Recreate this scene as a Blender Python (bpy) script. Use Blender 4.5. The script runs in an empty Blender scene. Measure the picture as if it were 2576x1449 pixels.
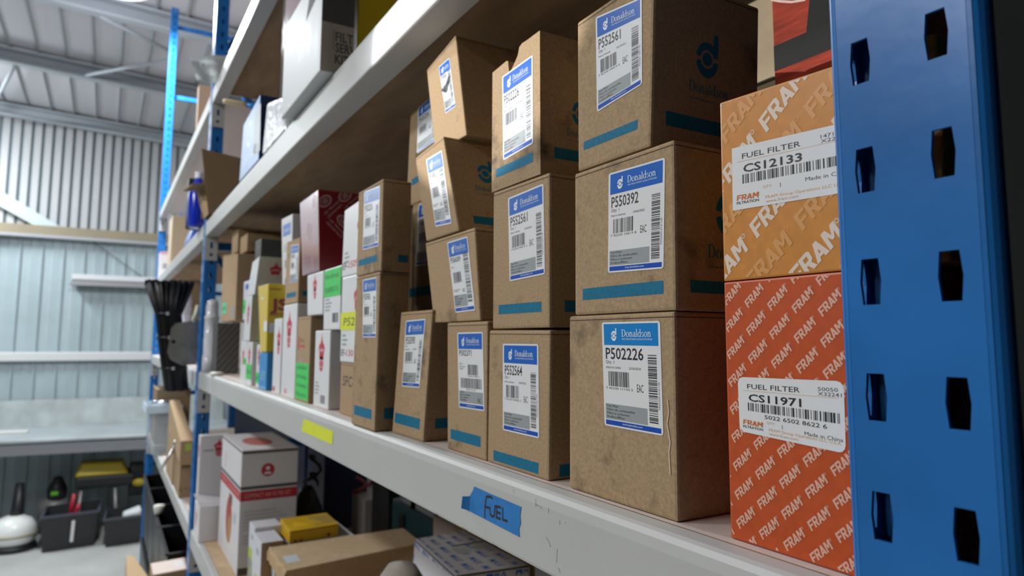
import bpy, bmesh, math, random
from mathutils import Vector, Matrix

# ------------------------------------------------------------------ camera, world, lights, exposure
S = bpy.context.scene
COL = S.collection
S.view_settings.view_transform = 'Standard'
S.view_settings.look = 'None'
S.view_settings.gamma = 1.0
S.view_settings.use_curve_mapping = False
S.view_settings.exposure = -0.16
cd = bpy.data.cameras.new('camera')
cam = bpy.data.objects.new('camera', cd); COL.objects.link(cam)
cd.sensor_fit = 'HORIZONTAL'; cd.sensor_width = 36.0
cd.lens = 1725.0 / 2576.0 * 36.0
cd.shift_y = -44.5 / 2576.0
cd.clip_start = 0.02; cd.clip_end = 60
cd.dof.use_dof = True; cd.dof.focus_distance = 0.46; cd.dof.aperture_fstop = 9.5
cam.matrix_world = Matrix(((0.5082, 0.0854, 0.8570, 0.0), (0.8612, -0.0558, -0.5052, -0.30),
                           (0.0047, 0.9948, -0.1020, 1.65), (0, 0, 0, 1)))
S.camera = cam
S.cycles.max_bounces = 6; S.cycles.diffuse_bounces = 2; S.cycles.glossy_bounces = 3
S.cycles.transmission_bounces = 4; S.cycles.transparent_max_bounces = 6
S.cycles.caustics_reflective = False; S.cycles.caustics_refractive = False
S.cycles.sample_clamp_indirect = 4.0
S.cycles.adaptive_threshold = 0.015

W = bpy.data.worlds.new('world'); S.world = W; W.use_nodes = True
W.node_tree.nodes['Background'].inputs[0].default_value = (0.80, 0.90, 1.0, 1)
W.node_tree.nodes['Background'].inputs[1].default_value = 0.004

def lamp(name, kind, loc, power, col, size=0.3, rot=(0, 0, 0), sy=None):
    d = bpy.data.lights.new(name, kind); d.energy = power; d.color = col
    if kind == 'AREA':
        d.shape = 'RECTANGLE' if sy else 'DISK'; d.size = size
        if sy: d.size_y = sy
    else:
        d.shadow_soft_size = size
    o = bpy.data.objects.new(name, d); COL.objects.link(o); o.location = loc; o.rotation_euler = rot
    return o
KEY = (-5.25, -0.36, 4.02)
lamp('bay_lamp_light', 'AREA', KEY, 150, (0.93, 0.97, 1.0), 0.34)
sp = lamp('bay_lamp_beam', 'SPOT', (KEY[0] + .02, KEY[1], KEY[2] - .03), 110, (0.95, 0.98, 1.0), 0.035)
sp.data.spot_size = math.radians(46); sp.data.spot_blend = 0.35
sp.rotation_euler = (Vector((-1.1, -0.1, 1.75)) - sp.location).to_track_quat('-Z', 'Y').to_euler()
s2 = lamp('added_patch_spot', 'SPOT', (-1.9, -2.2, 2.35), 370, (1.0, 0.99, 0.97), 0.010)  # added spot that lays the lit patch on the top cartons
s2.data.spot_size = math.radians(9.4); s2.data.spot_blend = 0.05
s2.rotation_euler = (Vector((-0.66, 0.02, 2.025)) - s2.location).to_track_quat('-Z', 'Y').to_euler()
lamp('roof_fill_light', 'POINT', (KEY[0], KEY[1] - .25, KEY[2] - .12), 26, (0.93, 0.95, 1.0), 0.10)  # extra point light near the bay lamp, added to brighten the roof lining
lamp('end_wall_fill_light', 'POINT', (-8.6, -2.2, 3.7), 50, (0.92, 0.97, 1.0), 0.25)  # added fill light, brightens the end wall and the roof above it
lamp('aisle_lamp_light', 'AREA', (-2.4, -2.6, 4.1), 80, (0.97, 0.985, 1.0), 1.2, (0.25, 0, 0), 0.3)
lamp('near_lamp_light', 'AREA', (-0.9, -3.0, 3.4), 50, (1.0, 0.97, 0.93), 1.2, (0.40, 0.0, 0), 0.3)
lamp('bench_lamp_light', 'AREA', (-8.5, -2.4, 4.2), 125, (0.90, 0.97, 1.0), 1.2, (0.2, 0, 0), 0.3)

# ------------------------------------------------------------------ materials
MATS = {}
def mat(name, col, rough=0.5, metal=0.0, spec=0.5, var=None, bump=None, coat=0.0, trans=0.0, emit=0.0, alpha=1.0, stain=None, ior=None):
    """var=(scale,amount) colour noise; bump=(scale,strength,dist); stain=(scale,lo,hi,darkcolour)"""
    if name in MATS: return MATS[name]
    m = bpy.data.materials.new(name); m.use_nodes = True; MATS[name] = m
    nt = m.node_tree; N = nt.nodes; L = nt.links; p = N['Principled BSDF']
    p.inputs['Base Color'].default_value = (*col, 1); p.inputs['Roughness'].default_value = rough
    p.inputs['Metallic'].default_value = metal; p.inputs['Specular IOR Level'].default_value = spec
    p.inputs['Coat Weight'].default_value = coat; p.inputs['Coat Roughness'].default_value = 0.12
    p.inputs['Transmission Weight'].default_value = trans; p.inputs['Alpha'].default_value = alpha
    if ior: p.inputs['IOR'].default_value = ior
    if emit: p.inputs['Emission Color'].default_value = (*col, 1); p.inputs['Emission Strength'].default_value = emit
    if var or bump or stain:
        tc = N.new('ShaderNodeTexCoord')
    src = None
    if var:
        n = N.new('ShaderNodeTexNoise'); n.inputs['Scale'].default_value = var[0]; n.inputs['Detail'].default_value = 5
        if len(var) > 2:
            mp = N.new('ShaderNodeMapping'); mp.inputs['Scale'].default_value = var[2]; L.new(tc.outputs['Object'], mp.inputs[0]); L.new(mp.outputs[0], n.inputs['Vector'])
        else: L.new(tc.outputs['Object'], n.inputs['Vector'])
        r = N.new('ShaderNodeValToRGB'); a = var[1]
        r.color_ramp.elements[0].position = 0.3; r.color_ramp.elements[1].position = 0.7
        r.color_ramp.elements[0].color = (*[max(0, c * (1 - a)) for c in col], 1)
        r.color_ramp.elements[1].color = (*[min(1, c * (1 + a)) for c in col], 1)
        L.new(n.outputs['Fac'], r.inputs[0]); src = r.outputs[0]
    if stain:
        n2 = N.new('ShaderNodeTexNoise'); n2.inputs['Scale'].default_value = stain[0]; n2.inputs['Detail'].default_value = 4; n2.inputs['Roughness'].default_value = 0.62
        mp = N.new('ShaderNodeMapping'); mp.inputs['Location'].default_value = stain[4] if len(stain) > 4 else (0, 0, 0)
        L.new(tc.outputs['Object'], mp.inputs[0]); L.new(mp.outputs[0], n2.inputs['Vector'])
        r2 = N.new('ShaderNodeValToRGB'); r2.color_ramp.elements[0].position = stain[1]; r2.color_ramp.elements[1].position = stain[2]
        L.new(n2.outputs['Fac'], r2.inputs[0])
        mx = N.new('ShaderNodeMix'); mx.data_type = 'RGBA'
        L.new(r2.outputs[0], mx.inputs[0])
        if src: L.new(src, mx.inputs[6])
        else: mx.inputs[6].default_value = (*col, 1)
        mx.inputs[7].default_value = (*stain[3], 1); src = mx.outputs[2]
    if src: L.new(src, p.inputs['Base Color'])
    if bump:
        n3 = N.new('ShaderNodeTexNoise'); n3.inputs['Scale'].default_value = bump[0]; n3.inputs['Detail'].default_value = 3
        L.new(tc.outputs['Object'], n3.inputs['Vector'])
        b = N.new('ShaderNodeBump'); b.inputs['Strength'].default_value = bump[1]; b.inputs['Distance'].default_value = bump[2]
        L.new(n3.outputs['Fac'], b.inputs['Height']); L.new(b.outputs[0], p.inputs['Normal'])
    return m

KRAFT = (0.395, 0.276, 0.160)
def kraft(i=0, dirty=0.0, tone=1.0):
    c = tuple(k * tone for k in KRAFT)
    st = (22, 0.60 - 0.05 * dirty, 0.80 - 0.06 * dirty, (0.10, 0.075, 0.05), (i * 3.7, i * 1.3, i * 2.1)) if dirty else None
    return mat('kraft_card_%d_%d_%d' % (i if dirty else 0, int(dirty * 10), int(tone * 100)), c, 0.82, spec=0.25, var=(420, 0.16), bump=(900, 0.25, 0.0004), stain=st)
WHITE_P = mat('label_paper', (0.80, 0.81, 0.82), 0.28, spec=0.5, var=(14, 0.03), bump=(60, 0.05, 0.0003))
WHITE_L = mat('laminated_label_film', (0.78, 0.80, 0.84), 0.34, spec=0.45, bump=(180, 0.25, 0.0006))
BLUE_L = mat('label_blue_ink', (0.008, 0.120, 0.53), 0.30, var=(20, 0.05))
BLUE_D = mat('label_dark_blue_ink', (0.010, 0.075, 0.46), 0.30)
INK = mat('black_ink', (0.018, 0.018, 0.02), 0.45)
GREY_L = mat('label_grey_ink', (0.33, 0.36, 0.37), 0.35)
WHITE_I = mat('white_ink', (0.78, 0.83, 0.88), 0.4)
TEAL = mat('teal_print', (0.010, 0.155, 0.27), 0.7, spec=0.2, var=(300, 0.12))
WHITEBOX = mat('white_card', (0.74, 0.73, 0.75), 0.5, var=(9, 0.03), bump=(300, 0.06, 0.0003))
WHITEG = mat('glossy_white_card', (0.76, 0.76, 0.77), 0.3, var=(9, 0.03))
RED_I = mat('red_ink', (0.55, 0.03, 0.06), 0.5)
GREEN_T = mat('green_fluoro_paper', (0.06, 0.62, 0.12), 0.6)
YEL_T = mat('yellow_fluoro_paper', (0.68, 0.74, 0.03), 0.6, var=(60, 0.05))
DARK_E = mat('card_edge_dark', (0.05, 0.035, 0.025), 0.9)  # dark brown for flap seams, edge lines and scuffs
STEEL_W = mat('beam_grey_paint', (0.50, 0.505, 0.495), 0.42, spec=0.35, var=(5, 0.035), bump=(150, 0.10, 0.0006))
BLUE_P = mat('blue_powder_coat', (0.014, 0.150, 0.46), 0.28, spec=0.5, var=(11, 0.16), bump=(26, 0.10, 0.004))  # mottled reflections put in as lighter and darker blue patches
BOARD = mat('shelf_board', (0.33, 0.225, 0.135), 0.8, spec=0.2, var=(5, 0.20, (1, 5, 5)), stain=(4.5, 0.60, 0.82, (0.14, 0.10, 0.065)))
BOARD_T = mat('shelf_board_top', (0.60, 0.50, 0.46), 0.6, var=(40, 0.08))
BLACK_P = mat('black_plastic', (0.012, 0.012, 0.014), 0.42)
CHAR = mat('charcoal_paint', (0.011, 0.012, 0.012), 0.85, spec=.15, var=(7, 0.25))
ZINC = mat('zinc_steel', (0.55, 0.60, 0.62), 0.42, 0.5, var=(3, 0.12), bump=(14, 0.08, 0.01))
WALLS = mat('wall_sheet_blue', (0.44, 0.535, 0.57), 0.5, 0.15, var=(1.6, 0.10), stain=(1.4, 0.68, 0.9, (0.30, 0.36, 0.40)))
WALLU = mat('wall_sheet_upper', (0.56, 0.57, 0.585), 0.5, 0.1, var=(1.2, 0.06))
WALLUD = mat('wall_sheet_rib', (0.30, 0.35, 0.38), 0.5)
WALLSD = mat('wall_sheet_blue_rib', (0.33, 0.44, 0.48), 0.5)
ROOFM = mat('roof_lining', (0.66, 0.66, 0.70), 0.6, var=(0.8, 0.05))
ROOFL = mat('roof_lining_seam', (0.40, 0.43, 0.45), 0.6)
GALV = mat('galvanised_purlin', (0.50, 0.55, 0.60), 0.5, 0.05, var=(2, 0.10))
GIRT = mat('girt_brown_paint', (0.34, 0.29, 0.20), 0.6, var=(3, 0.06))
CONC = mat('concrete_floor', (0.47, 0.48, 0.46), 0.55, var=(2.0, 0.14), stain=(1.1, 0.6, 0.85, (0.30, 0.30, 0.29)))
CLEAR = mat('clear_plastic', (0.86, 0.90, 0.94), 0.12, spec=0.6, trans=0.0, alpha=0.34)
BAGP = mat('milky_bag_film', (0.80, 0.88, 0.90), 0.22, spec=0.6, alpha=0.86, bump=(30, 0.5, 0.01))
BLUE_T = mat('blue_masking_tape', (0.012, 0.175, 0.50), 0.65, var=(170, 0.10), bump=(900, 0.2, 0.0003))
MARK = mat('marker_ink', (0.012, 0.012, 0.03), 0.4)

# ------------------------------------------------------------------ mesh building
XF = [1.0, 0.0, 0.0]          # scale, y and z offset; the far end is enlarged about the camera position
def xf(p): return (p[0] * XF[0], p[1] * XF[0] + XF[1], p[2] * XF[0] + XF[2])
class MB:
    def __init__(s): s.v = []; s.f = []; s.m = []; s.mats = []; s.sm = []
    def mi(s, m):
        if m not in s.mats: s.mats.append(m)
        return s.mats.index(m)
    def add(s, verts, faces, m, smooth=False):
        b = len(s.v); k = s.mi(m)
        s.v.extend([xf(v) for v in verts])
        for f in faces: s.f.append([i + b for i in f]); s.m.append(k); s.sm.append(smooth)
    def bm(s, bm_, m, smooth=False):
        bm_.verts.ensure_lookup_table()
        for i, v in enumerate(bm_.verts): v.index = i
        s.add([v.co[:] for v in bm_.verts], [[v.index for v in f.verts] for f in bm_.faces], m, smooth)
        bm_.free()
    def hexa(s, c, m, bev=0.0, seg=2, sub=0, jit=0.0):
        """c: 8 corners, bottom ring (4, ccw seen from above) then top ring"""
        b = bmesh.new(); vs = [b.verts.new(p) for p in c]
        for f in ((3, 2, 1, 0), (4, 5, 6, 7), (0, 1, 5, 4), (1, 2, 6, 5), (2, 3, 7, 6), (3, 0, 4, 7)):
            b.faces.new([vs[i] for i in f])
        if bev: bmesh.ops.bevel(b, geom=list(b.edges), offset=bev, segments=seg, profile=0.6, affect='EDGES')
        s.bm(b, m, False)
    def box(s, x0, x1, y0, y1, z0, z1, m, bev=0.0, seg=2):
        s.hexa([(x0, y0, z0), (x1, y0, z0), (x1, y1, z0), (x0, y1, z0), (x0, y0, z1), (x1, y0, z1), (x1, y1, z1), (x0, y1, z1)], m, bev, seg)
    def tube(s, pts, r, m, n=10, cap=True):
        """round tube along points; r a number or one per point"""
        pts = [Vector(p) for p in pts]; rr = r if isinstance(r, (list, tuple)) else [r] * len(pts)
        V = []; F = []
        for i, p in enumerate(pts):
            d = (pts[min(i + 1, len(pts) - 1)] - pts[max(i - 1, 0)]).normalized()
            a = d.cross(Vector((0, 0, 1)) if abs(d.z) < 0.9 else Vector((0, 1, 0))).normalized(); b = d.cross(a)
            for k in range(n):
                t = 2 * math.pi * k / n; V.append(p + (a * math.cos(t) + b * math.sin(t)) * rr[i])
        for i in range(len(pts) - 1):
            for k in range(n): F.append((i * n + k, i * n + (k + 1) % n, (i + 1) * n + (k + 1) % n, (i + 1) * n + k))
        if cap: F.append(tuple(range(n - 1, -1, -1))); F.append(tuple((len(pts) - 1) * n + k for k in range(n)))
        s.add(V, F, m, True)
    def lathe(s, c, prof, m, n=24, axis='z', sx=1.0, sy=1.0):
        V = []; F = []
        for r, h in prof:
            for k in range(n):
                t = 2 * math.pi * k / n; x, y = r * math.cos(t) * sx, r * math.sin(t) * sy
                V.append({'z': (c[0] + x, c[1] + y, c[2] + h), 'y': (c[0] + x, c[1] + h, c[2] + y), 'x': (c[0] + h, c[1] + x, c[2] + y)}[axis])
        for i in range(len(prof) - 1):
            for k in range(n): F.append((i * n + k, i * n + (k + 1) % n, (i + 1) * n + (k + 1) % n, (i + 1) * n + k))
        s.add(V, F, m, True)
    def prism(s, poly, y0, y1, m):
        """poly: list of (x,z) extruded along y"""
        n = len(poly); V = [(x, y0, z) for x, z in poly] + [(x, y1, z) for x, z in poly]
        F = [tuple(range(n)), tuple(range(2 * n - 1, n - 1, -1))] + [(i + n, (i + 1) % n + n, (i + 1) % n, i) for i in range(n)]
        s.add(V, F, m)
    def extr(s, poly, x0, x1, m, smooth=False):
        """poly: list of (y,z) extruded along x"""
        n = len(poly); V = [(x0, y, z) for y, z in poly] + [(x1, y, z) for y, z in poly]
        s.add(V, [(i, (i + 1) % n, (i + 1) % n + n, i + n) for i in range(n)], m, smooth)
        s.add(V, [tuple(range(n - 1, -1, -1)), tuple(range(n, 2 * n))], m)

ORG = {}
def build(name, mb, parent=None, origin=None, label=None, cat=None, group=None, kind=None):
    me = bpy.data.meshes.new(name)
    o3 = Vector(ORG[parent.name]) if parent else Vector(xf(origin) if origin is not None else base(mb))
    me.from_pydata([tuple(Vector(v) - o3) for v in mb.v], [], mb.f)
    for m in mb.mats: me.materials.append(m)
    me.polygons.foreach_set('material_index', mb.m); me.polygons.foreach_set('use_smooth', mb.sm); me.update()
    o = bpy.data.objects.new(name, me); COL.objects.link(o)
    if parent: o.parent = parent
    else: o.location = o3
    ORG[o.name] = tuple(o3)
    tag(o, label, cat, group, kind); return o
def base(mb):
    xs, ys, zs = zip(*mb.v); return ((min(xs) + max(xs)) / 2, (min(ys) + max(ys)) / 2, min(zs))
def tag(o, label=None, cat=None, group=None, kind=None):
    for k, v in (('label', label), ('category', cat), ('group', group), ('kind', kind)):
        if v: o[k] = v
def thing(name, label, cat, origin, group=None, kind=None):
    o = bpy.data.objects.new(name, None); origin = xf(origin); COL.objects.link(o); o.location = origin; ORG[o.name] = tuple(origin)
    o.empty_display_size = 0.05; tag(o, label, cat, group, kind); return o

# ------------------------------------------------------------------ printing on faces
TXT = {}
def text_tris(s, bold=0.0):
    k = (s, bold)
    if k not in TXT:
        c = bpy.data.curves.new('lettering', 'FONT'); c.body = s; c.resolution_u = 2; c.offset = bold
        o = bpy.data.objects.new('lettering', c)
        me = bpy.data.meshes.new_from_object(o)
        me.calc_loop_triangles()
        vs = [(v.co.x, v.co.y) for v in me.vertices]; ts = [tuple(t.vertices) for t in me.loop_triangles]
        bpy.data.objects.remove(o); bpy.data.curves.remove(c); bpy.data.meshes.remove(me)
        TXT[k] = (vs, ts)
    return TXT[k]

def clip(poly, r):
    for ax, lim, sg in ((0, r[0], 1), (0, r[2], -1), (1, r[1], 1), (1, r[3], -1)):
        out = []
        for i in range(len(poly)):
            a, b = poly[i - 1], poly[i]
            da, db = sg * (a[ax] - lim), sg * (b[ax] - lim)
            if (da < 0) != (db < 0):
                t = da / (da - db); out.append((a[0] + (b[0] - a[0]) * t, a[1] + (b[1] - a[1]) * t))
            if db >= 0: out.append(b)
        poly = out
        if not poly: break
    return poly

class Face:
    """flat patch bl,br,tr,tl in space; u to the right, v up, in metres of its nominal width and height"""
    def __init__(s, mb, bl, br, tr, tl, lift=0.00012, w=None, h=None):
        s.mb = mb; s.q = [Vector(p) for p in (bl, br, tr, tl)]
        s.n = (s.q[1] - s.q[0]).cross(s.q[3] - s.q[0]).normalized()
        s.w = w or ((s.q[1] - s.q[0]).length + (s.q[2] - s.q[3]).length) / 2
        s.h = h or ((s.q[3] - s.q[0]).length + (s.q[2] - s.q[1]).length) / 2
        s.lift = lift
    def P(s, u, v, k=0):
        a, b = u / s.w, v / s.h; q = s.q
        return q[0] * (1 - a) * (1 - b) + q[1] * a * (1 - b) + q[2] * a * b + q[3] * (1 - a) * b + s.n * (s.lift + k * 0.00006)
    def poly(s, pts, m, k=1): s.mb.add([s.P(u, v, k) for u, v in pts], [tuple(range(len(pts)))], m)
    def rect(s, u0, v0, u1, v1, m, k=1): s.poly([(u0, v0), (u1, v0), (u1, v1), (u0, v1)], m, k)
    def rrect(s, u0, v0, u1, v1, r, m, k=0):
        pts = []
        for cx, cy, a0 in ((u1 - r, v1 - r, 0), (u0 + r, v1 - r, 90), (u0 + r, v0 + r, 180), (u1 - r, v0 + r, 270)):
            for j in range(4): a = math.radians(a0 + 30 * j); pts.append((cx + r * math.cos(a), cy + r * math.sin(a)))
        s.poly(pts, m, k)
    def strip(s, outer, inner, m, k=1):
        n = len(outer); s.mb.add([s.P(u, v, k) for u, v in outer + inner], [(i, i + 1, n + i + 1, n + i) for i in range(n - 1)], m)
    def ring(s, cx, cy, ro, ri, m, k=1, a0=0, a1=360, n=24, ay=1.0, iy=None):
        A = [math.radians(a0 + (a1 - a0) * i / n) for i in range(n + 1)]; iy = ay if iy is None else iy
        s.strip([(cx + ro * math.cos(a), cy + ro * ay * math.sin(a)) for a in A], [(cx + ri * math.cos(a), cy + ri * iy * math.sin(a)) for a in A], m, k)
    def disc(s, cx, cy, r, m, k=1, n=20, ay=1.0): s.poly([(cx + r * math.cos(2 * math.pi * i / n), cy + r * ay * math.sin(2 * math.pi * i / n)) for i in range(n)], m, k)
    def text(s, t, u, v, size, m, k=1, bold=0.0, sx=1.0, rot=0.0, shear=0.0, fit=None, box=None, center=False):
        """u,v: left end of the base line; fit: total width wanted; box: clip rectangle"""
        vs, ts = text_tris(t, bold)
        if not vs: return
        x0 = min(p[0] for p in vs); x1 = max(p[0] for p in vs); sc = size / 0.70   # cap height = size
        if fit: sx = fit / ((x1 - x0) * sc)
        off = (x0 + x1) / 2 if center else x0
        cr, sr = math.cos(rot), math.sin(rot); pts = []
        for x, y in vs:
            x = (x - off) * sc * sx + y * sc * shear; y *= sc
            pts.append((u + x * cr - y * sr, v + x * sr + y * cr))
        if not box: s.mb.add([s.P(a, b, k) for a, b in pts], ts, m); return
        if all(p[0] < box[0] for p in pts) or all(p[0] > box[2] for p in pts) or all(p[1] < box[1] for p in pts) or all(p[1] > box[3] for p in pts): return
        for t3 in ts:
            c = clip([pts[i] for i in t3], box)
            if len(c) > 2: s.poly(c, m, k)
    HEAVY = (((0, 0), (.24, 0), (.24, 1), (0, 1)), ((.24, .79), (.70, .79), (.72, 1), (.24, 1)), ((.24, .38), (.62, .38), (.64, .58), (.24, .58)),
             ((.76, 0), (1.0, 0), (1.0, 1), (.76, 1)), ((1.0, .80), (1.30, .80), (1.34, 1), (1.0, 1)), ((1.0, .36), (1.30, .36), (1.34, .56), (1.0, .56)), ((1.28, .36), (1.38, .38), (1.50, .50), (1.52, .86), (1.42, .97), (1.28, 1)), ((1.08, .38), (1.34, .38), (1.54, 0), (1.27, 0)),
             ((1.56, 0), (1.81, 0), (2.09, 1), (1.88, 1)), ((2.15, 0), (2.42, 0), (2.12, 1), (1.86, 1)), ((1.75, .17), (2.22, .17), (2.16, .36), (1.80, .36)),
             ((2.47, 0), (2.70, 0), (2.70, 1), (2.47, 1)), ((3.17, 0), (3.40, 0), (3.40, 1), (3.17, 1)), ((2.50, 1), (2.76, 1), (3.02, .30), (2.86, .30)), ((3.11, 1), (3.37, 1), (3.01, .30), (2.85, .30)))
    def fram(s, u, v, size, m, k=1, rot=0.0, shear=.14, sx=1.0, box=None):
        """the heavy slanted four-letter word on the orange boxes"""
        c, q = math.cos(rot), math.sin(rot)
        for i, pl in enumerate(s.HEAVY):
            pts = [(u + ((x * sx + y * shear) * c - y * q) * size, v + ((x * sx + y * shear) * q + y * c) * size) for x, y in pl]
            if box: pts = clip(pts, box)
            if len(pts) > 2: s.poly(pts, m, k + .10 * i)
    def stroke(s, pts, r, m, k=1):
        """hand drawn line of half width r"""
        for i, ((a, b), (c, d)) in enumerate(zip(pts[:-1], pts[1:])):
            L = math.hypot(c - a, d - b) or 1e-9; nx, ny = -(d - b) / L * r, (c - a) / L * r
            s.poly([(a + nx, b + ny), (a - nx, b - ny), (c - nx, d - ny), (c + nx, d + ny)], m, k + .08 * (i % 9))
        for i, (a, b) in enumerate(pts): s.disc(a, b, r, m, k + .8 + .08 * (i % 9), 8)
    def bars(s, u0, v0, u1, v1, m, seed, k=1, vert=False, n=42):
        R = random.Random(seed); w = [R.choice((1, 1, 2, 3)) for _ in range(2 * n)]; T = sum(w); p = 0
        for i, x in enumerate(w):
            if i % 2 == 0:
                a, b = p / T, (p + x) / T
                if vert: s.rect(u0, v0 + (v1 - v0) * a, u1, v0 + (v1 - v0) * b, m, k)
                else: s.rect(u0 + (u1 - u0) * a, v0, u0 + (u1 - u0) * b, v1, m, k)
            p += x
    def mark(s, u, v, h, m, k=1):
        """round swirl with a tall stem, bottom left at u,v"""
        cx, cy = u + .325 * h, v + .42 * h
        s.disc(cx, cy, .145 * h, m, k)
        s.ring(cx, cy, .325 * h, .205 * h, m, k, 18, 172, 16, 1.15, 1.0)
        s.ring(cx, cy, .325 * h, .205 * h, m, k + .1, 190, 342, 16, 1.25, 1.0)
        s.poly([(u + .50 * h, v + .49 * h), (u + .65 * h, v + .49 * h), (u + .65 * h, v + .98 * h), (u + .60 * h, v + 1.0 * h), (u + .52 * h, v + 1.0 * h)], m, k + .2)
        s.poly([(u + .50 * h, v + .20 * h), (u + .63 * h, v + .26 * h), (u + .65 * h, v + .38 * h), (u + .50 * h, v + .38 * h)], m, k + .3)
    def serif(s, u, v, h, m, k=1):
        """the serif word on the cartons; h = capital height; returns width"""
        e = h / 0.70; x = u
        nk = [0]
        def kk(): nk[0] = (nk[0] + 1) % 12; return k + .1 * nk[0]
        def R(a, b, c, d): s.rect(x + a * e, v + b * e, x + c * e, v + d * e, m, kk())
        def O(cx, cy, rx, ry, tx, ty, a0=0, a1=360):
            A = [math.radians(a0 + (a1 - a0) * i / 20) for i in range(21)]
            s.strip([(x + (cx + rx * math.cos(a)) * e, v + (cy + ry * math.sin(a)) * e) for a in A],
                    [(x + (cx + (rx - tx) * math.cos(a)) * e, v + (cy + (ry - ty) * math.sin(a)) * e) for a in A], m, kk())
        for ch in 'Donaldson':
            if ch == 'D':
                R(.0, 0, .24, .03); R(.0, .67, .24, .70); R(.07, 0, .17, .70); O(.24, .35, .37, .35, .11, .035, -90, 90); x += .66 * e
            elif ch == 'o': O(.22, .22, .22, .235, .09, .035); x += .47 * e
            elif ch == 'n':
                R(.0, 0, .21, .03); R(.06, 0, .15, .44); R(.0, .41, .15, .44); O(.24, .27, .17, .185, .09, .06, 0, 170); R(.32, 0, .41, .28); R(.27, 0, .47, .03); x += .50 * e
            elif ch == 'a':
                R(.25, .04, .34, .30); R(.30, 0, .40, .04); O(.19, .30, .15, .15, .09, .04, 0, 160); O(.17, .12, .16, .135, .08, .04); x += .42 * e
            elif ch == 'l': R(.0, 0, .23, .03); R(.07, 0, .16, .72); R(.0, .69, .16, .72); x += .25 * e
            elif ch == 'd': O(.21, .22, .20, .235, .09, .035); R(.32, 0, .41, .72); R(.26, .69, .41, .72); R(.40, 0, .47, .03); x += .50 * e
            elif ch == 's':
                O(.16, .34, .14, .11, .07, .04, 20, 250); O(.16, .12, .15, .125, .07, .04, -160, 80); x += .35 * e
        return x - u

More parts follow.
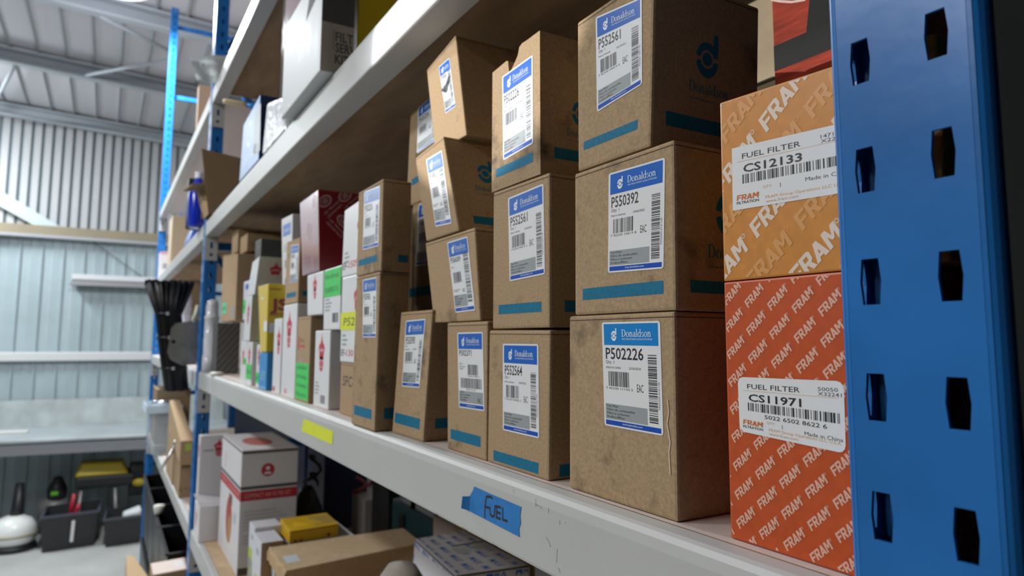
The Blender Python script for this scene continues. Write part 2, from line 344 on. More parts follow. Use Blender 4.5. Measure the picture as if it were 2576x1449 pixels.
def sticker(parent, q, y, number, style='A', date='', made='Made in Indonesia', seed=1, film=False, name='label', code='', ean='7 42330 10619 8', web='shop.donaldson.com', nw=.50, head=None):
    """printed white label with a blue head on the front of a carton; q = tl,tr,br,bl in x,z"""
    mb = MB(); P3 = [(p[0], y, p[1]) for p in q]
    f = Face(mb, P3[3], P3[2], P3[1], P3[0], 0.0003); w, h = f.w, f.h; T = lambda t: h * (1 - t)
    wp = WHITE_L if film else WHITE_P
    f.rrect(0, 0, w, h, .035 * w, wp, 0)
    f.rect(.035 * w, T(.222), .965 * w, T(.018), head or BLUE_L)
    f.mark(.17 * w, T(.185), .125 * h, WHITE_I, 2)
    g = Face(mb, f.P(.36 * w, T(.145)), f.P(.86 * w, T(.145)), f.P(.86 * w, T(.055)), f.P(.36 * w, T(.055)), 0.00015, 3.90, .86)
    g.serif(0, 0.03, .66, WHITE_I, 0)
    f.text('FILTRATION SOLUTIONS', .37 * w, T(.172), .016 * h, WHITE_I, 2, fit=.50 * w)
    a = .06 * w
    nb = (.355, .107) if style == 'A' else (.310, .075)
    f.text(number, a, T(nb[0]), nb[1] * h, INK, 1, bold=.012, fit=nw * w)
    if style == 'A':
        f.text('Qty. 1', a, T(.398), .030 * h, INK, 1, fit=.15 * w)
        f.text(made, a, T(.447), .020 * h, INK, 1, fit=.27 * w)
        f.text(date, .47 * w, T(.447), .022 * h, INK, 1, fit=.20 * w)
        f.bars(.10 * w, T(.615), .48 * w, T(.475), INK, seed, n=20)
        f.text(ean, .05 * w, T(.645), .022 * h, INK, 1, fit=.48 * w)
        f.text('EAC', .60 * w, T(.648), .072 * h, INK, 1, fit=.105 * w)
        f.bars(.79 * w, T(.905), .93 * w, T(.300), INK, seed + 9, vert=True, n=46)
        f.text(code or number + '-016-140', .965 * w, T(.78), .018 * h, INK, 1, rot=math.pi / 2, fit=.24 * h)
        f.rect(.03 * w, T(.930), .76 * w, T(.785), GREY_L); gx, gy, gs = .06 * w, .814, .022
    elif style == 'B':
        f.text('Qty. 1', a, T(.385), .024 * h, INK, 1, fit=.17 * w)
        f.bars(.12 * w, T(.585), .52 * w, T(.45), INK, seed, n=20)
        f.text(ean, .08 * w, T(.60), .019 * h, INK, 1, fit=.46 * w)
        f.text(made, a, T(.700), .017 * h, INK, 1, fit=.33 * w); f.text(date, a, T(.722), .017 * h, INK, 1, fit=.22 * w)
        f.text('EAC', .50 * w, T(.735), .05 * h, INK, 1, fit=.14 * w)
        f.bars(.70 * w, T(.88), .93 * w, T(.21), INK, seed + 9, vert=True, n=46)
        f.rect(.03 * w, T(.925), .68 * w, T(.765), GREY_L); gx, gy, gs = .06 * w, .795, .024
    else:
        f.text('Qty. 1', a, T(.43), .026 * h, INK, 1, fit=.16 * w)
        f.text(made, a, T(.463), .017 * h, INK, 1, fit=.24 * w); f.text(date, a, T(.492), .017 * h, INK, 1, fit=.16 * w)
        f.bars(.40 * w, T(.56), .80 * w, T(.425), INK, seed, n=20); f.text(ean, .37 * w, T(.585), .019 * h, INK, 1, fit=.46 * w)
        f.bars(.10 * w, T(.735), .92 * w, T(.605), INK, seed + 5, n=40); f.text(number + '-016-140', .32 * w, T(.762), .019 * h, INK, 1, fit=.36 * w)
        f.rect(.03 * w, T(.925), .965 * w, T(.775), GREY_L); gx, gy, gs = .06 * w, .80, .022
        f.text('EAC', .76 * w, T(.905), .06 * h, INK, 2, fit=.13 * w)
    for i, t in enumerate(('Fuel Filter', 'Filtro de combustible', 'Filtre \u00e0 carburant', 'Kraftstofffilter')):
        f.text(t, gx, T(gy + .034 * i), gs * h, INK, 2, fit=(.22, .52, .42, .34)[i] * w * (.8 if style != 'A' else .95))
    f.rect(.03 * w, T(.984), .97 * w, T(.940), BLUE_D)
    f.text(web, .33 * w, T(.968), .020 * h, WHITE_I, 2, fit=.34 * w)
    return build(name, mb, parent)

def carton(name, q, y, depth, m, label, cat='box', group=None, bev=.0022, flap=True, extra=None, poly=None, side=None):
    """q = tl,tr,br,bl of the front face in x,z; prints go into the same mesh"""
    mb = MB(); tl, tr, br, bl = q
    if poly:
        mb.prism(poly, y, y + depth, m)
    else:
        c = [(bl[0], y, bl[1]), (br[0], y, br[1]), (br[0], y + depth, br[1]), (bl[0], y + depth, bl[1]),
             (tl[0], y, tl[1]), (tr[0], y, tr[1]), (tr[0], y + depth, tr[1]), (tl[0], y + depth, tl[1])]
        mb.hexa(c, m, bev)
    fr = Face(mb, (bl[0], y, bl[1]), (br[0], y, br[1]), (tr[0], y, tr[1]), (tl[0], y, tl[1]))
    sd = Face(mb, (br[0], y, br[1]), (br[0], y + depth, br[1]), (tr[0], y + depth, tr[1]), (tr[0], y, tr[1]))
    tp = Face(mb, (tl[0], y, tl[1]), (tr[0], y, tr[1]), (tr[0], y + depth, tr[1]), (tl[0], y + depth, tl[1]))
    if not poly and flap and m.name.startswith('kraft'):
        for f in (fr, sd): f.rect(.001, f.h - .0040, f.w - .001, f.h - .0034, DARK_E, 0)
    if extra: extra(fr, sd, tp)
    org = ((bl[0] + br[0]) / 2, y + depth / 2, min(bl[1], br[1]))
    o = build(name, mb, None, org, label, cat, group); o_f[o.name] = (fr, sd, tp); return o
o_f = {}

# ------------------------------------------------------------------ the building
def slab(name, x0, x1, y0, y1, z0, z1, m):
    mb = MB(); mb.box(x0, x1, y0, y1, z0, z1, m); return build(name, mb, kind='structure')
FL = -0.495                     # floor level
slab('floor', -10.6, 3.0, -5.0, 1.35, FL - .12, FL, CONC)
XF[:] = [1.3, .09, FL]  # end wall enlarged and moved back uniformly about the camera position

def ribbed(name, x, y0, y1, z0, z1, pitch, prof, ma, mrib):
    """sheet wall at x facing +x; prof: list of (fraction of pitch, outward depth, rib?)"""
    mb = MB(); y = y0; st = []
    while y < y1:
        for fr, d, k in prof: st.append((y + fr * pitch, x + d, k))
        y += pitch
    for (ya, xa, k), (yb, xb, _) in zip(st[:-1], st[1:]):
        mb.add([(xa, ya, z0), (xb, yb, z0), (xb, yb, z1), (xa, ya, z1)], [(0, 1, 2, 3)], mrib if k else ma)
    mb.box(x - 0.06, x - 0.03, y0, y1, z0, z1, ma)
    return build(name, mb, kind='structure')
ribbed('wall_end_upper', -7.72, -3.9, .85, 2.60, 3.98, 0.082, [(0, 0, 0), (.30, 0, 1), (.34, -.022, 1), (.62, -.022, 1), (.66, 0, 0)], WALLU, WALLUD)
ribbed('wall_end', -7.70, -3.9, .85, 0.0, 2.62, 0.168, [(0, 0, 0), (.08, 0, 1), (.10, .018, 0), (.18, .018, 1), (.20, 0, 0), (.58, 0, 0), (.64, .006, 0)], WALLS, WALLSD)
XF[:] = [1.0, 0.0, 0.0]
slab('wall_near', 3.0, 3.1, -5.0, 1.3, FL, 4.7, mat('wall_dark_sheet', (0.06, 0.062, 0.065), 0.6))
slab('wall_left', -10.6, 3.1, -5.15, -5.0, FL, 4.7, mat('wall_mid_sheet', (0.20, 0.21, 0.22), 0.6))
slab('wall_right', -10.6, 3.0, 1.20, 1.30, FL, 4.7, mat('wall_panel_beige', (0.50, 0.45, 0.42), 0.6, var=(1.5, 0.05)))

# roof: lined sheets with seams running away, purlins across
RZ = lambda y: 4.40 - 0.045 * y
def rq(x0, x1, ya, yb, da=0.0, db=0.0): return [(x0, ya, RZ(ya) - da), (x1, ya, RZ(ya) - da), (x1, yb, RZ(yb) - db), (x0, yb, RZ(yb) - db)]
mb = MB(); y = -5.0; w = 0.235
while y < 1.3:
    m_ = y + w - .032
    mb.add(rq(-10.05, 2.98, y, m_), [(0, 1, 2, 3)], ROOFM)
    mb.add(rq(-10.05, 2.98, m_, m_ + .016, 0, .028), [(0, 1, 2, 3)], ROOFL); mb.add(rq(-10.05, 2.98, m_ + .016, y + w, .028, 0), [(0, 1, 2, 3)], ROOFL)
    y += w
mb.add(rq(-10.05, 2.98, -5.0, 1.3, -.05, -.05), [(0, 1, 2, 3)], ROOFM)
build('ceiling', mb, kind='structure')
for i, x in enumerate((-9.90, -7.93, -6.24, -4.45, -2.75, -1.05)):
    mb = MB(); V = []
    for y in (-4.95, 1.19):
        z = RZ(y) - .030
        V += [(x + a, y, z + b) for a, b in ((-.05, 0), (.05, 0), (.05, -.02), (-.035, -.02), (-.035, -.13), (.05, -.13), (.05, -.15), (-.05, -.15))]
    mb.add(V, [(j, j + 8, (j + 1) % 8 + 8, (j + 1) % 8) for j in range(8)] + [tuple(range(8)), tuple(range(15, 7, -1))], GALV)
    build('trim_%d' % (i + 1), mb, kind='structure')
for i, (a, b) in enumerate((((-6.26, -.48, 4.24), (-6.9, .10, 4.30)), ((-7.88, -.62, 4.27), (-6.9, .06, 4.22)), ((-9.7, -1.60, 4.25), (-7.95, -1.20, 4.27)))):
    mb = MB(); mb.tube([a, b], 0.018, GALV, 8); build('trim_%d' % (10 + i), mb, kind='structure')
XF[:] = [1.3, .09, FL]
# girts, rail, brace on the end wall
mb = MB(); mb.box(-7.70, -7.60, -3.88, .84, 2.605, 2.69, GIRT, .004); mb.box(-7.70, -7.58, -3.88, .84, 2.575, 2.603, mat('girt_lip', (.45, .45, .47), .5)); build('trim_20', mb, kind='structure')
mb = MB(); mb.box(-7.68, -7.635, -3.88, .84, 1.44, 1.525, mat('wall_rail_white', (.74, .75, .76), .35), .012, 3); build('trim_21', mb, kind='structure')
mb = MB(); mb.hexa([(-7.70, -1.75, 3.16), (-7.62, -1.75, 3.16), (-7.62, -.93, 2.69), (-7.70, -.93, 2.69), (-7.70, -1.62, 3.24), (-7.62, -1.62, 3.24), (-7.62, -.72, 2.69), (-7.70, -.72, 2.69)], mat('brace_pale_blue', (.60, .69, .72), .45)); build('trim_22', mb, kind='structure')
mb = MB(); mb.tube([(-7.63, -.45, 2.57), (-7.60, .02, 2.22), (-7.5, .35, 1.9)], .004, INK, 6); build('trim_23', mb, kind='structure')

XF[:] = [1.0, 0.0, 0.0]
# lamp over the bay
t = thing('bay_lamp', 'round white bay lamp hanging below the roof purlins', 'lamp', (KEY[0], KEY[1], KEY[2] + .11))
mb = MB(); mb.lathe((KEY[0], KEY[1], KEY[2] + .12), [(.03, .14), (.09, .13), (.10, .03), (.20, -.07), (.21, -.08)], GALV, 28); build('housing', mb, t)
mb = MB(); mb.tube([(KEY[0], KEY[1], KEY[2] + .25), (KEY[0], KEY[1], RZ(KEY[1]) - .01)], .008, GALV, 8); build('hanger', mb, t)

XF[:] = [1.3, .09, FL]
# wall light strip
t = thing('batten_light', 'white batten light fixed level on the blue wall above the bench', 'lamp', (-7.62, -.25, 2.15))
mb = MB(); mb.box(-7.68, -7.56, -.60, .45, 2.20, 2.25, mat('batten_white', (.78, .80, .82), .35), .004)
build('cover', mb, t)
mb = MB(); mb.hexa([(-7.665, -.60, 2.145), (-7.55, -.62, 2.145), (-7.55, .45, 2.145), (-7.665, .45, 2.145), (-7.68, -.59, 2.199), (-7.57, -.59, 2.199), (-7.57, .45, 2.199), (-7.68, .45, 2.199)], mat('batten_shade', (.30, .29, .30), .4))
build('reflector', mb, t)

XF[:] = [1.0, 0.0, 0.0]
# ------------------------------------------------------------------ racking
PITCH = .052
FL_P = -9                       # lowest slot row above the floor
HEX = [(-.0040, -.0105), (.0040, -.0105), (.0050, 0), (.0042, .0105), (-.0038, .0105), (-.0050, 0)]
def post_mesh(x0, x1, yf, dep, rows, sgn=1, lip=.013):
    """channel upright: web at yf, flanges going to yf+sgn*dep"""
    mb = MB(); r = .005; Y = lambda d: yf + sgn * d
    arc = lambda cx, a0, a1: [(cx + r * math.cos(math.radians(a)), Y(r - r * math.sin(math.radians(a)))) for a in (a0 + (a1 - a0) * i / 4 for i in range(5))]
    xm = (x0 + x1) / 2
    path = [(x1 - lip, Y(dep), 0), (x1, Y(dep), 1)]          # third value: 1 = the strip after this station is drilled
    a1 = arc(x1 - r, 0, 90); a0 = arc(x0 + r, 90, 180)
    path += [(p[0], p[1], 0) for p in a1[:-1]] + [(a1[-1][0], a1[-1][1], 1), (xm, Y(0), 1)] + [(p[0], p[1], 0) for p in a0[:-1]] + [(a0[-1][0], a0[-1][1], 1), (x0, Y(dep), 0), (x0 + lip, Y(dep), 0)]
    zb = FL_P * PITCH - .0125; zt = zb + rows * PITCH
    def quad(a, b, z0, z1): mb.add([(a[0], a[1], z0), (b[0], b[1], z0), (b[0], b[1], z1), (a[0], a[1], z1)], [(0, 1, 2, 3)], BLUE_P)
    for a, b in zip(path[:-1], path[1:]):
        L = math.hypot(b[0] - a[0], b[1] - a[1])
        if not a[2]: quad(a, b, zb, zt); continue
        c = L / 2; h = HEX
        if abs(a[1] - b[1]) < 1e-6:                                   # web: hole columns 35 mm apart
            c = (x1 - .0172 if a[0] > xm + .001 else x0 + .0163); c = abs(a[0] - c)
        s = lambda u, z: (a[0] + (b[0] - a[0]) * u / L, a[1] + (b[1] - a[1]) * u / L, z)
        for k in range(rows):
            z0 = zb + k * PITCH; zc = z0 + .026; z1 = z0 + PITCH
            l = [(0, z0), (c, z0), (c, zc - .0105), (c - .0040, zc - .0105), (c - .0050, zc), (c - .0040, zc + .0105), (c, zc + .0105), (c, z1), (0, z1)]
            r_ = [(L, z0), (c, z0), (c, zc - .0105), (c + .0040, zc - .0105), (c + .0050, zc), (c + .0040, zc + .0105), (c, zc + .0105), (c, z1), (L, z1)]
            for pl in (l, r_): mb.add([s(u, z) for u, z in pl], [tuple(range(len(pl)))], BLUE_P)
    return mb
def frame(x0, x1, dep, label, rows=90, lipw=.013, boff=0.0, fp=.01):
    t = thing('upright_frame', label, 'rack upright', ((x0 + x1) / 2, .30, FL), 'blue rack uprights')
    for yf, sg in ((0, 1), (.60, -1)):
        o = build('post', post_mesh(x0, x1, yf, dep, rows, sg, lipw), t)
        md = o.modifiers.new('thickness', 'SOLIDIFY'); md.thickness = .0018; md.offset = 0
        mb = MB(); ya, yb = sorted((yf, yf + sg * dep)); mb.box(x0 - fp, x1 + fp, ya - .004, yb + .004, FL, FL + .016, BLUE_P); build('foot_plate', mb, t)
    xm = (x0 + x1) / 2 + boff; zs = [-.30, .15, .75, 1.25, 2.0, 2.75, 3.50, 4.06]
    for i, z in enumerate(zs):
        mb = MB(); mb.box(xm - .011, xm + .011, dep - .004, .60 - dep + .004, z - .015, z + .015, BLUE_P, .003); build('brace', mb, t)
    for (za, zb) in ((.17, .73), (1.97, 1.27), (2.72, 2.02), (2.77, 3.48)):
        mb = MB(); mb.hexa([(xm - .010, dep - .006, za - .016), (xm + .010, dep - .006, za - .016), (xm + .010, .60 - dep + .006, zb - .016), (xm - .010, .60 - dep + .006, zb - .016),
                            (xm - .010, dep - .006, za + .016), (xm + .010, dep - .006, za + .016), (xm + .010, .60 - dep + .006, zb + .016), (xm - .010, .60 - dep + .006, zb + .016)], BLUE_P); build('brace', mb, t)
    return t
frame(-.2016, -.1336, .026, 'blue slotted upright standing closest, right of the orange boxes', lipw=.012, boff=.018, fp=.0)
frame(-2.828, -2.760, .044, 'blue slotted upright in the middle, between the two racking bays')
frame(-5.765, -5.700, .050, 'blue slotted upright at the far end in front of the end wall')

def beam_prof(zt, yf=0, sg=1):
    p = [(.003, zt - .0605), (.0008, zt - .0597), (0, zt - .0575), (0, zt - .011), (.0012, zt - .0045), (.0035, zt - .0012), (.007, zt), (.0195, zt), (.0198, zt - .0165), (.042, zt - .0165), (.043, zt - .018), (.043, zt - .0585), (.041, zt - .0605)]
    return [(yf + sg * y, z) for y, z in p]
BEAMS = {}
def beam(xa, xb, zt, label, rear=False):
    mb = MB(); pr = beam_prof(zt, .60 if rear else 0, -1 if rear else 1)
    mb.extr(pr if rear else pr, xa, xb, STEEL_W)
    o = build('shelf_beam', mb, None, ((xa + xb) / 2, .58 if rear else .02, zt - .06), label, 'shelf beam', 'grey shelf beams')
    ya, yb = (.556, .600) if rear else (0.0005, .0445)
    for x, s in ((xa, 1), (xb, -1)):
        m2 = MB(); m2.box(min(x, x + s * .003), max(x, x + s * .003), ya, yb, zt - .150, zt - .061, STEEL_W, .001)
        if s == 1 and not rear:
            f = Face(m2, (x + .003, ya, zt - .150), (x + .003, yb, zt - .150), (x + .003, yb, zt - .061), (x + .003, ya, zt - .061))
            f.rrect(.017, .045, .026, .070, .004, mat('slot_shadow_blue', (.008, .05, .16), .6), 1); f.disc(.021, .022, .006, mat('slot_shadow_blue', (0, 0, 0)), 1)
        build('connector', m2, o)
    BEAMS[(round(zt, 3), xa < -3, rear)] = o; return o
def board(xa, xb, zt, label, mt, under=None):
    mb = MB(); mb.box(xa, xb, .0205, .5795, zt - .0160, zt, under or BOARD)
    mb.add([(xa, .0205, zt + .0002), (xb, .0205, zt + .0002), (xb, .5795, zt + .0002), (xa, .5795, zt + .0002)], [(0, 1, 2, 3)], mt)
    return build('shelf_board', mb, None, None, label, 'shelf board', 'shelf boards')
LV = dict(low=.975, main=1.533, up=2.091, top=2.601)
BT = mat('shelf_board_raw_top', (.50, .36, .22), .75, var=(18, .12))
for k, zt, w in (('low', .975, 'lowest'), ('main', 1.533, 'eye level'), ('up', 2.091, 'second highest'), ('top', 2.601, 'highest')):
    beam(-2.757, -.2040, zt, {'low': 'lowest grey beam of the near bay, below the carton shelf', 'main': 'grey beam with yellow and blue tape under the filter cartons', 'up': 'grey beam of the near bay just above the filter cartons', 'top': 'highest grey beam of the near bay, cut by the top edge'}[k])
    beam(-2.757, -.2040, zt, 'rear grey beam behind the %s shelf of the near bay' % w, True)
    board(-2.754, -.2046, zt, {'low': 'tan board of the lowest near shelf under the white and red box', 'main': 'pale board of the near shelf carrying the filter cartons', 'up': 'stained brown board seen from below above the filter cartons', 'top': 'brown board seen from below at the top of the near bay'}[k], BT if k == 'low' else BOARD_T)
    beam(-5.697, -2.831, zt, {'low': 'lowest grey beam of the far bay above the black crates', 'main': 'grey beam of the far bay behind the black cable ties', 'up': 'grey beam of the far bay below the blue bottle', 'top': 'highest grey beam of the far bay below the plastic bag'}[k])
    beam(-5.697, -2.831, zt, 'rear grey beam behind the %s shelf of the far bay' % w, True)
    board(-5.694, -2.834, zt, {'low': 'board of the lowest far shelf under the clear tub', 'main': 'board of the far shelf behind the hanging cable ties', 'up': 'tan board of the far shelf seen from below above the cable ties', 'top': 'pale board at the top of the far bay seen from below'}[k], BOARD_T, mat('pale_melamine', (.66, .58, .55), .35) if k == 'top' else None)

# scuffs in the paint of the near beam
def scuff(o, spots):
    mb = MB(); f = Face(mb, (-2.757, 0, 1.4725), (-.204, 0, 1.4725), (-.204, 0, 1.533), (-2.757, 0, 1.533), .0002)
    for x, z, dx, dz in spots: f.stroke([(x + 2.757, z - 1.4725), (x + 2.757 + dx * .6, z - 1.4725 + dz * .4), (x + 2.757 + dx, z - 1.4725 + dz)], .00014, DARK_E, 0)
    build('scuff_marks', mb, o)
scuff(BEAMS[(1.533, False, False)], [(-.4705, 1.5255, .0005, -.006), (-.4700, 1.5215, .009, -.0012), (-.452, 1.5225, .0003, -.004), (-.437, 1.5165, .0003, -.003), (-.4295, 1.5170, .0004, -.0008), (-.505, 1.5270, .0006, -.003), (-.455, 1.500, .006, -.006), (-.440, 1.495, -.001, -.010), (-.4385, 1.482, .002, -.003), (-.60, 1.4745, .012, -.0005), (-.66, 1.4748, .006, -.0004), (-.54, 1.4742, .010, -.0003)])

# charcoal cabinet at the near end
t = thing('tool_cabinet', 'charcoal cabinet standing right of the closest blue upright', 'cabinet', (.23, .35, FL))
mb = MB(); mb.box(-.1315, .58, .030, .62, FL, 2.30, CHAR, .004); build('carcass', mb, t)
for xa, xb in ((-.1315, .222), (.226, .578)):
    mb = MB(); mb.box(xa, xb, .004, .0295, FL + .06, 2.26, CHAR, .003); build('door', mb, t)

# ------------------------------------------------------------------ filter cartons on the main shelf
Z1 = 1.5335
def bar(x0, z0, x1, z1): return (x0, z0, x1, z1)
def prints(b=None, sb=None, logo=None, tail=None):
    """b: front bar (x0,z0,x1,z1) in world x,z; sb: side bar (y0,z0,y1,z1); logo: side swirl and word"""
    def ex(fr, sd, tp):
        if b:
            f2 = fr; x0 = f2.q[0].x; z0 = min(f2.q[0].z, f2.q[1].z)
            f2.rect((b[0] - x0), (b[1] - z0), (b[2] - x0), (b[3] - z0), TEAL, 0)
        y0 = sd.q[0].y; z0 = sd.q[0].z
        if sb: sd.rect(sb[0] - y0, sb[1] - z0, min(sb[2] - y0, sd.w - .003), sb[3] - z0, TEAL, 0)
        if logo:
            yl, zl, h = logo; sd.mark(yl - y0, zl - z0, h, TEAL, 0)
            bx = (0, 0, sd.w - .002, sd.h)
            u = yl - y0 - .20 * h; v = zl - z0 - .34 * h
            g = Face(fr.mb, sd.P(u, v), sd.P(u + 1.16 * h, v), sd.P(u + 1.16 * h, v + .275 * h), sd.P(u, v + .275 * h), 0.00002, 4.05, .86)
            if tail: g.serif(0, 0, .70, TEAL, 0)
            sd.text('www.donaldson.com', u, v - .17 * h, .055 * h, TEAL, 0, box=bx, fit=1.0 * h)
    return ex
GC = 'brown filter cartons with white labels'
# stack beside the orange boxes
b1 = carton('filter_carton', [(-.4590, 1.6700), (-.3385, 1.6700), (-.3390, Z1), (-.4599, Z1)], .025, .108, kraft(1, .35), 'plain brown carton at the bottom beside the orange boxes', group=GC)
sticker(b1, [(-.4159, 1.6641), (-.3520, 1.6639), (-.3506, 1.5870), (-.4135, 1.5875)], .025, 'P502226', nw=.66, head=mat('label_cyan_ink', (.004, .22, .60), .3), date='22/03/2018', made='MADE IN CHINA', seed=3, ean='7 42330 11192 5', web='www.buydonaldson.com')
mb = MB(); f = Face(mb, (-.4599, .025, Z1), (-.3390, .025, Z1), (-.3385, .025, 1.670), (-.4590, .025, 1.670), .0006)
f.stroke([(.1135, .078), (.1145, .070), (.1128, .062), (.1148, .054), (.1155, .050), (.1142, .044), (.1150, .030)], .0005, mat('torn_card_fibre', (.66, .54, .40), .9), 0); build('torn_edge', mb, b1)
b2 = carton('filter_carton', [(-.4506, 1.7867), (-.3357, 1.7867), (-.3370, 1.6705), (-.4512, 1.6705)], .025, .108, kraft(2, .45), 'brown carton with one blue bar, middle of the stack beside the orange boxes', group=GC,
            extra=prints((-.4403, 1.6822, -.3482, 1.6912), (.0385, 1.683, .125, 1.6915), (.064, 1.722, .042), True))
sticker(b2, [(-.4058, 1.7774), (-.3441, 1.7759), (-.3476, 1.6993), (-.4079, 1.7012)], .025, 'P550392', date='10/06/2022', seed=5, ean='7 42330 10619 8')
b3 = carton('filter_carton', [(-.4459, 1.9147), (-.3520, 1.9160), (-.3590, 1.7875), (-.4459, 1.7875)], .025, .111, kraft(3, .3), 'brown carton with large blue swirl on its side, top of its stack', group=GC,
            extra=prints((-.4375, 1.8035, -.3702, 1.8105), (.039, 1.805, .128, 1.8155), (.068, 1.847, .035), True))
sticker(b3, [(-.4205, 1.9085), (-.3654, 1.9010), (-.3664, 1.8353), (-.4197, 1.8300)], .025, 'P552561', date='05/10/2021', seed=7, ean='7 42330 04419 3', film=True, code='P552561-200-140')
# second stack
c1 = carton('filter_carton', [(-.5947, 1.6600), (-.4870, 1.6590), (-.4896, Z1), (-.5966, Z1)], .025, .105, kraft(4, .35), 'brown carton at the foot of the second stack, label lower than its neighbour', group=GC,
            extra=prints((-.5845, 1.5366, -.5050, 1.5460), (.036, 1.536, .12, 1.546)))
sticker(c1, [(-.5673, 1.6470), (-.5051, 1.6470), (-.5037, 1.5667), (-.5663, 1.5668)], .025, 'P552564', nw=.50, date='05/07/2022', seed=9, ean='7 42330 04422 3', code='P552564-200-140')
c2 = carton('filter_carton', [(-.5887, 1.7967), (-.4880, 1.7961), (-.4882, 1.6612), (-.5883, 1.6612)], .025, .105, kraft(5, .3), 'brown carton in the middle of the second stack from the orange boxes', group=GC,
            extra=prints((-.5762, 1.6750, -.5003, 1.6840), (.041, 1.675, .12, 1.685)))
sticker(c2, [(-.5590, 1.7856), (-.4971, 1.7878), (-.4946, 1.7074), (-.5551, 1.7054)], .025, 'P552561', date='27/09/2024', seed=11, ean='7 42330 04419 3', code='P552561-200-140')
c3 = carton('filter_carton', [(-.5923, 1.9217), (-.5035, 1.9310), (-.5023, 1.7975), (-.5921, 1.7975)], .025, .105, kraft(6, .9), 'stained brown carton with torn top edge, top of the second stack', group=GC,
            extra=prints((-.5829, 1.8108, -.5149, 1.8198), (.040, 1.814, .12, 1.8245), (.060, 1.848, .030), True),
            poly=[(-.5921, 1.7975), (-.5023, 1.7975), (-.5035, 1.9310), (-.5262, 1.9305), (-.5345, 1.9308), (-.5395, 1.9290), (-.5425, 1.9215), (-.5500, 1.9150), (-.5560, 1.9105), (-.5590, 1.9118), (-.5610, 1.9228), (-.5640, 1.9240), (-.5923, 1.9217)][:-1] + [(-.5923, 1.9217)])
sticker(c3, [(-.5718, 1.9105), (-.5152, 1.9122), (-.5143, 1.8284), (-.5688, 1.8249)], .025, 'P502226', date='16/10/2023', seed=13, ean='7 42330 11192 5', film=True)
# third, leaning stack
d1 = carton('filter_carton', [(-.6921, 1.6692), (-.5985, 1.6692), (-.5990, Z1), (-.6875, Z1)], .025, .10, kraft(7, .3), 'narrow brown carton under the leaning pair, bottom of the third stack', group=GC,
            extra=prints((-.6787, 1.5450, -.6085, 1.5556)))
sticker(d1, [(-.6658, 1.6582), (-.6079, 1.6585), (-.6029, 1.5808), (-.6595, 1.5798)], .025, 'P502371', 'C', date='17/06/2019', seed=15, ean='7 42330 10487 6')
d2 = carton('filter_carton', [(-.7574, 1.7662), (-.6285, 1.7674), (-.6141, 1.6700), (-.7286, 1.6700)], .025, .10, kraft(8, .1, 1.08), 'clean brown carton leaning left with label near its right edge', group=GC,
            extra=prints(None, (.047, 1.684, .11, 1.694)))
sticker(d2, [(-.6947, 1.7593), (-.6445, 1.7599), (-.6249, 1.6807), (-.6708, 1.6796)], .025, 'P506009', 'B', date='01/06/2023', seed=17, ean='7 42330 10617 4')
d3 = carton('filter_carton', [(-.7939, 1.8791), (-.7106, 1.8863), (-.6660, 1.7690), (-.7546, 1.7680)], .025, .10, kraft(9, .35), 'brown carton tilted over the leaning one, dark side with swirl print', group=GC,
            extra=prints(None, (.046, 1.780, .12, 1.790), (.062, 1.836, .032), True))
sticker(d3, [(-.7585, 1.8690), (-.7132, 1.8699), (-.6838, 1.7795), (-.7269, 1.7817)], .025, 'P550057', 'B', date='03/05/2021', seed=19, ean='7 42330 10583 2')
d4 = carton('filter_carton', [(-0.8120, 2.0055), (-0.7251, 2.0194), (-0.6924, 1.8860), (-0.7804, 1.8860)], .046, .10, kraft(10, .1, 1.05), 'creased brown carton with scribbled narrow label, top of the leaning stack', group=GC)
sticker(d4, [(-0.7723, 1.9954), (-0.7411, 1.9965), (-0.7213, 1.9288), (-0.7494, 1.9281)], .046, 'P530606', 'B', seed=21, film=True)
mb = MB(); f = Face(mb, (-0.7495, .046, 1.9273), (-0.7213, .046, 1.9273), (-0.7388, .046, 1.9960), (-0.7723, .046, 1.9960), .0018)
f.stroke([(.002, .034), (.006, .032), (.012, .036), (.018, .040), (.024, .046)], .0012, MARK, 0); f.stroke([(.004, .036), (.010, .029), (.019, .038), (.025, .047)], .0010, MARK, 0)
build('pen_scribble', mb, d4)
# fourth stack, partly behind
e1 = carton('filter_carton', [(-.8215, 1.6850), (-.7237, 1.6850), (-.7443, Z1), (-.8440, Z1)], .021, .15, kraft(11, .5), 'brown carton with label corner peeling, bottom of the fourth stack', group=GC,
            extra=prints((-.8372, 1.5465, -.7577, 1.5592), (.0345, 1.548, .10, 1.560)))
sticker(e1, [(-.8031, 1.6740), (-.7424, 1.6749), (-.7568, 1.5942), (-.8127, 1.5927)], .021, 'P550390', date='14/07/2021', seed=23)
e2 = carton('filter_carton', [(-.9470, 1.8510), (-.8200, 1.8510), (-.8000, 1.6858), (-.9700, 1.6858)], .085, .12, kraft(12, .2), 'brown carton wedged behind the leaning ones above the peeling label carton', group=GC,
            extra=prints((-.9588, 1.7130, -.8400, 1.7262)))
sticker(e2, [(-.9242, 1.8474), (-.8500, 1.8479), (-.8560, 1.7554), (-.9303, 1.7575)], .085, 'P502465', date='', seed=25)
e3 = carton('filter_carton', [(-.9638, 1.9943), (-.8700, 2.0040), (-.8700, 1.8515), (-.9730, 1.8515)], .085, .12, kraft(13, .15, 1.05), 'brown carton at the top back, half hidden by the creased carton', group=GC,
            extra=prints((-.9550, 1.8820, -.8800, 1.8925)))
sticker(e3, [(-.9318, 1.9958), (-.8600, 1.9999), (-.8640, 1.9294), (-.9338, 1.9268)], .085, 'P502226', date='', seed=27, film=True)
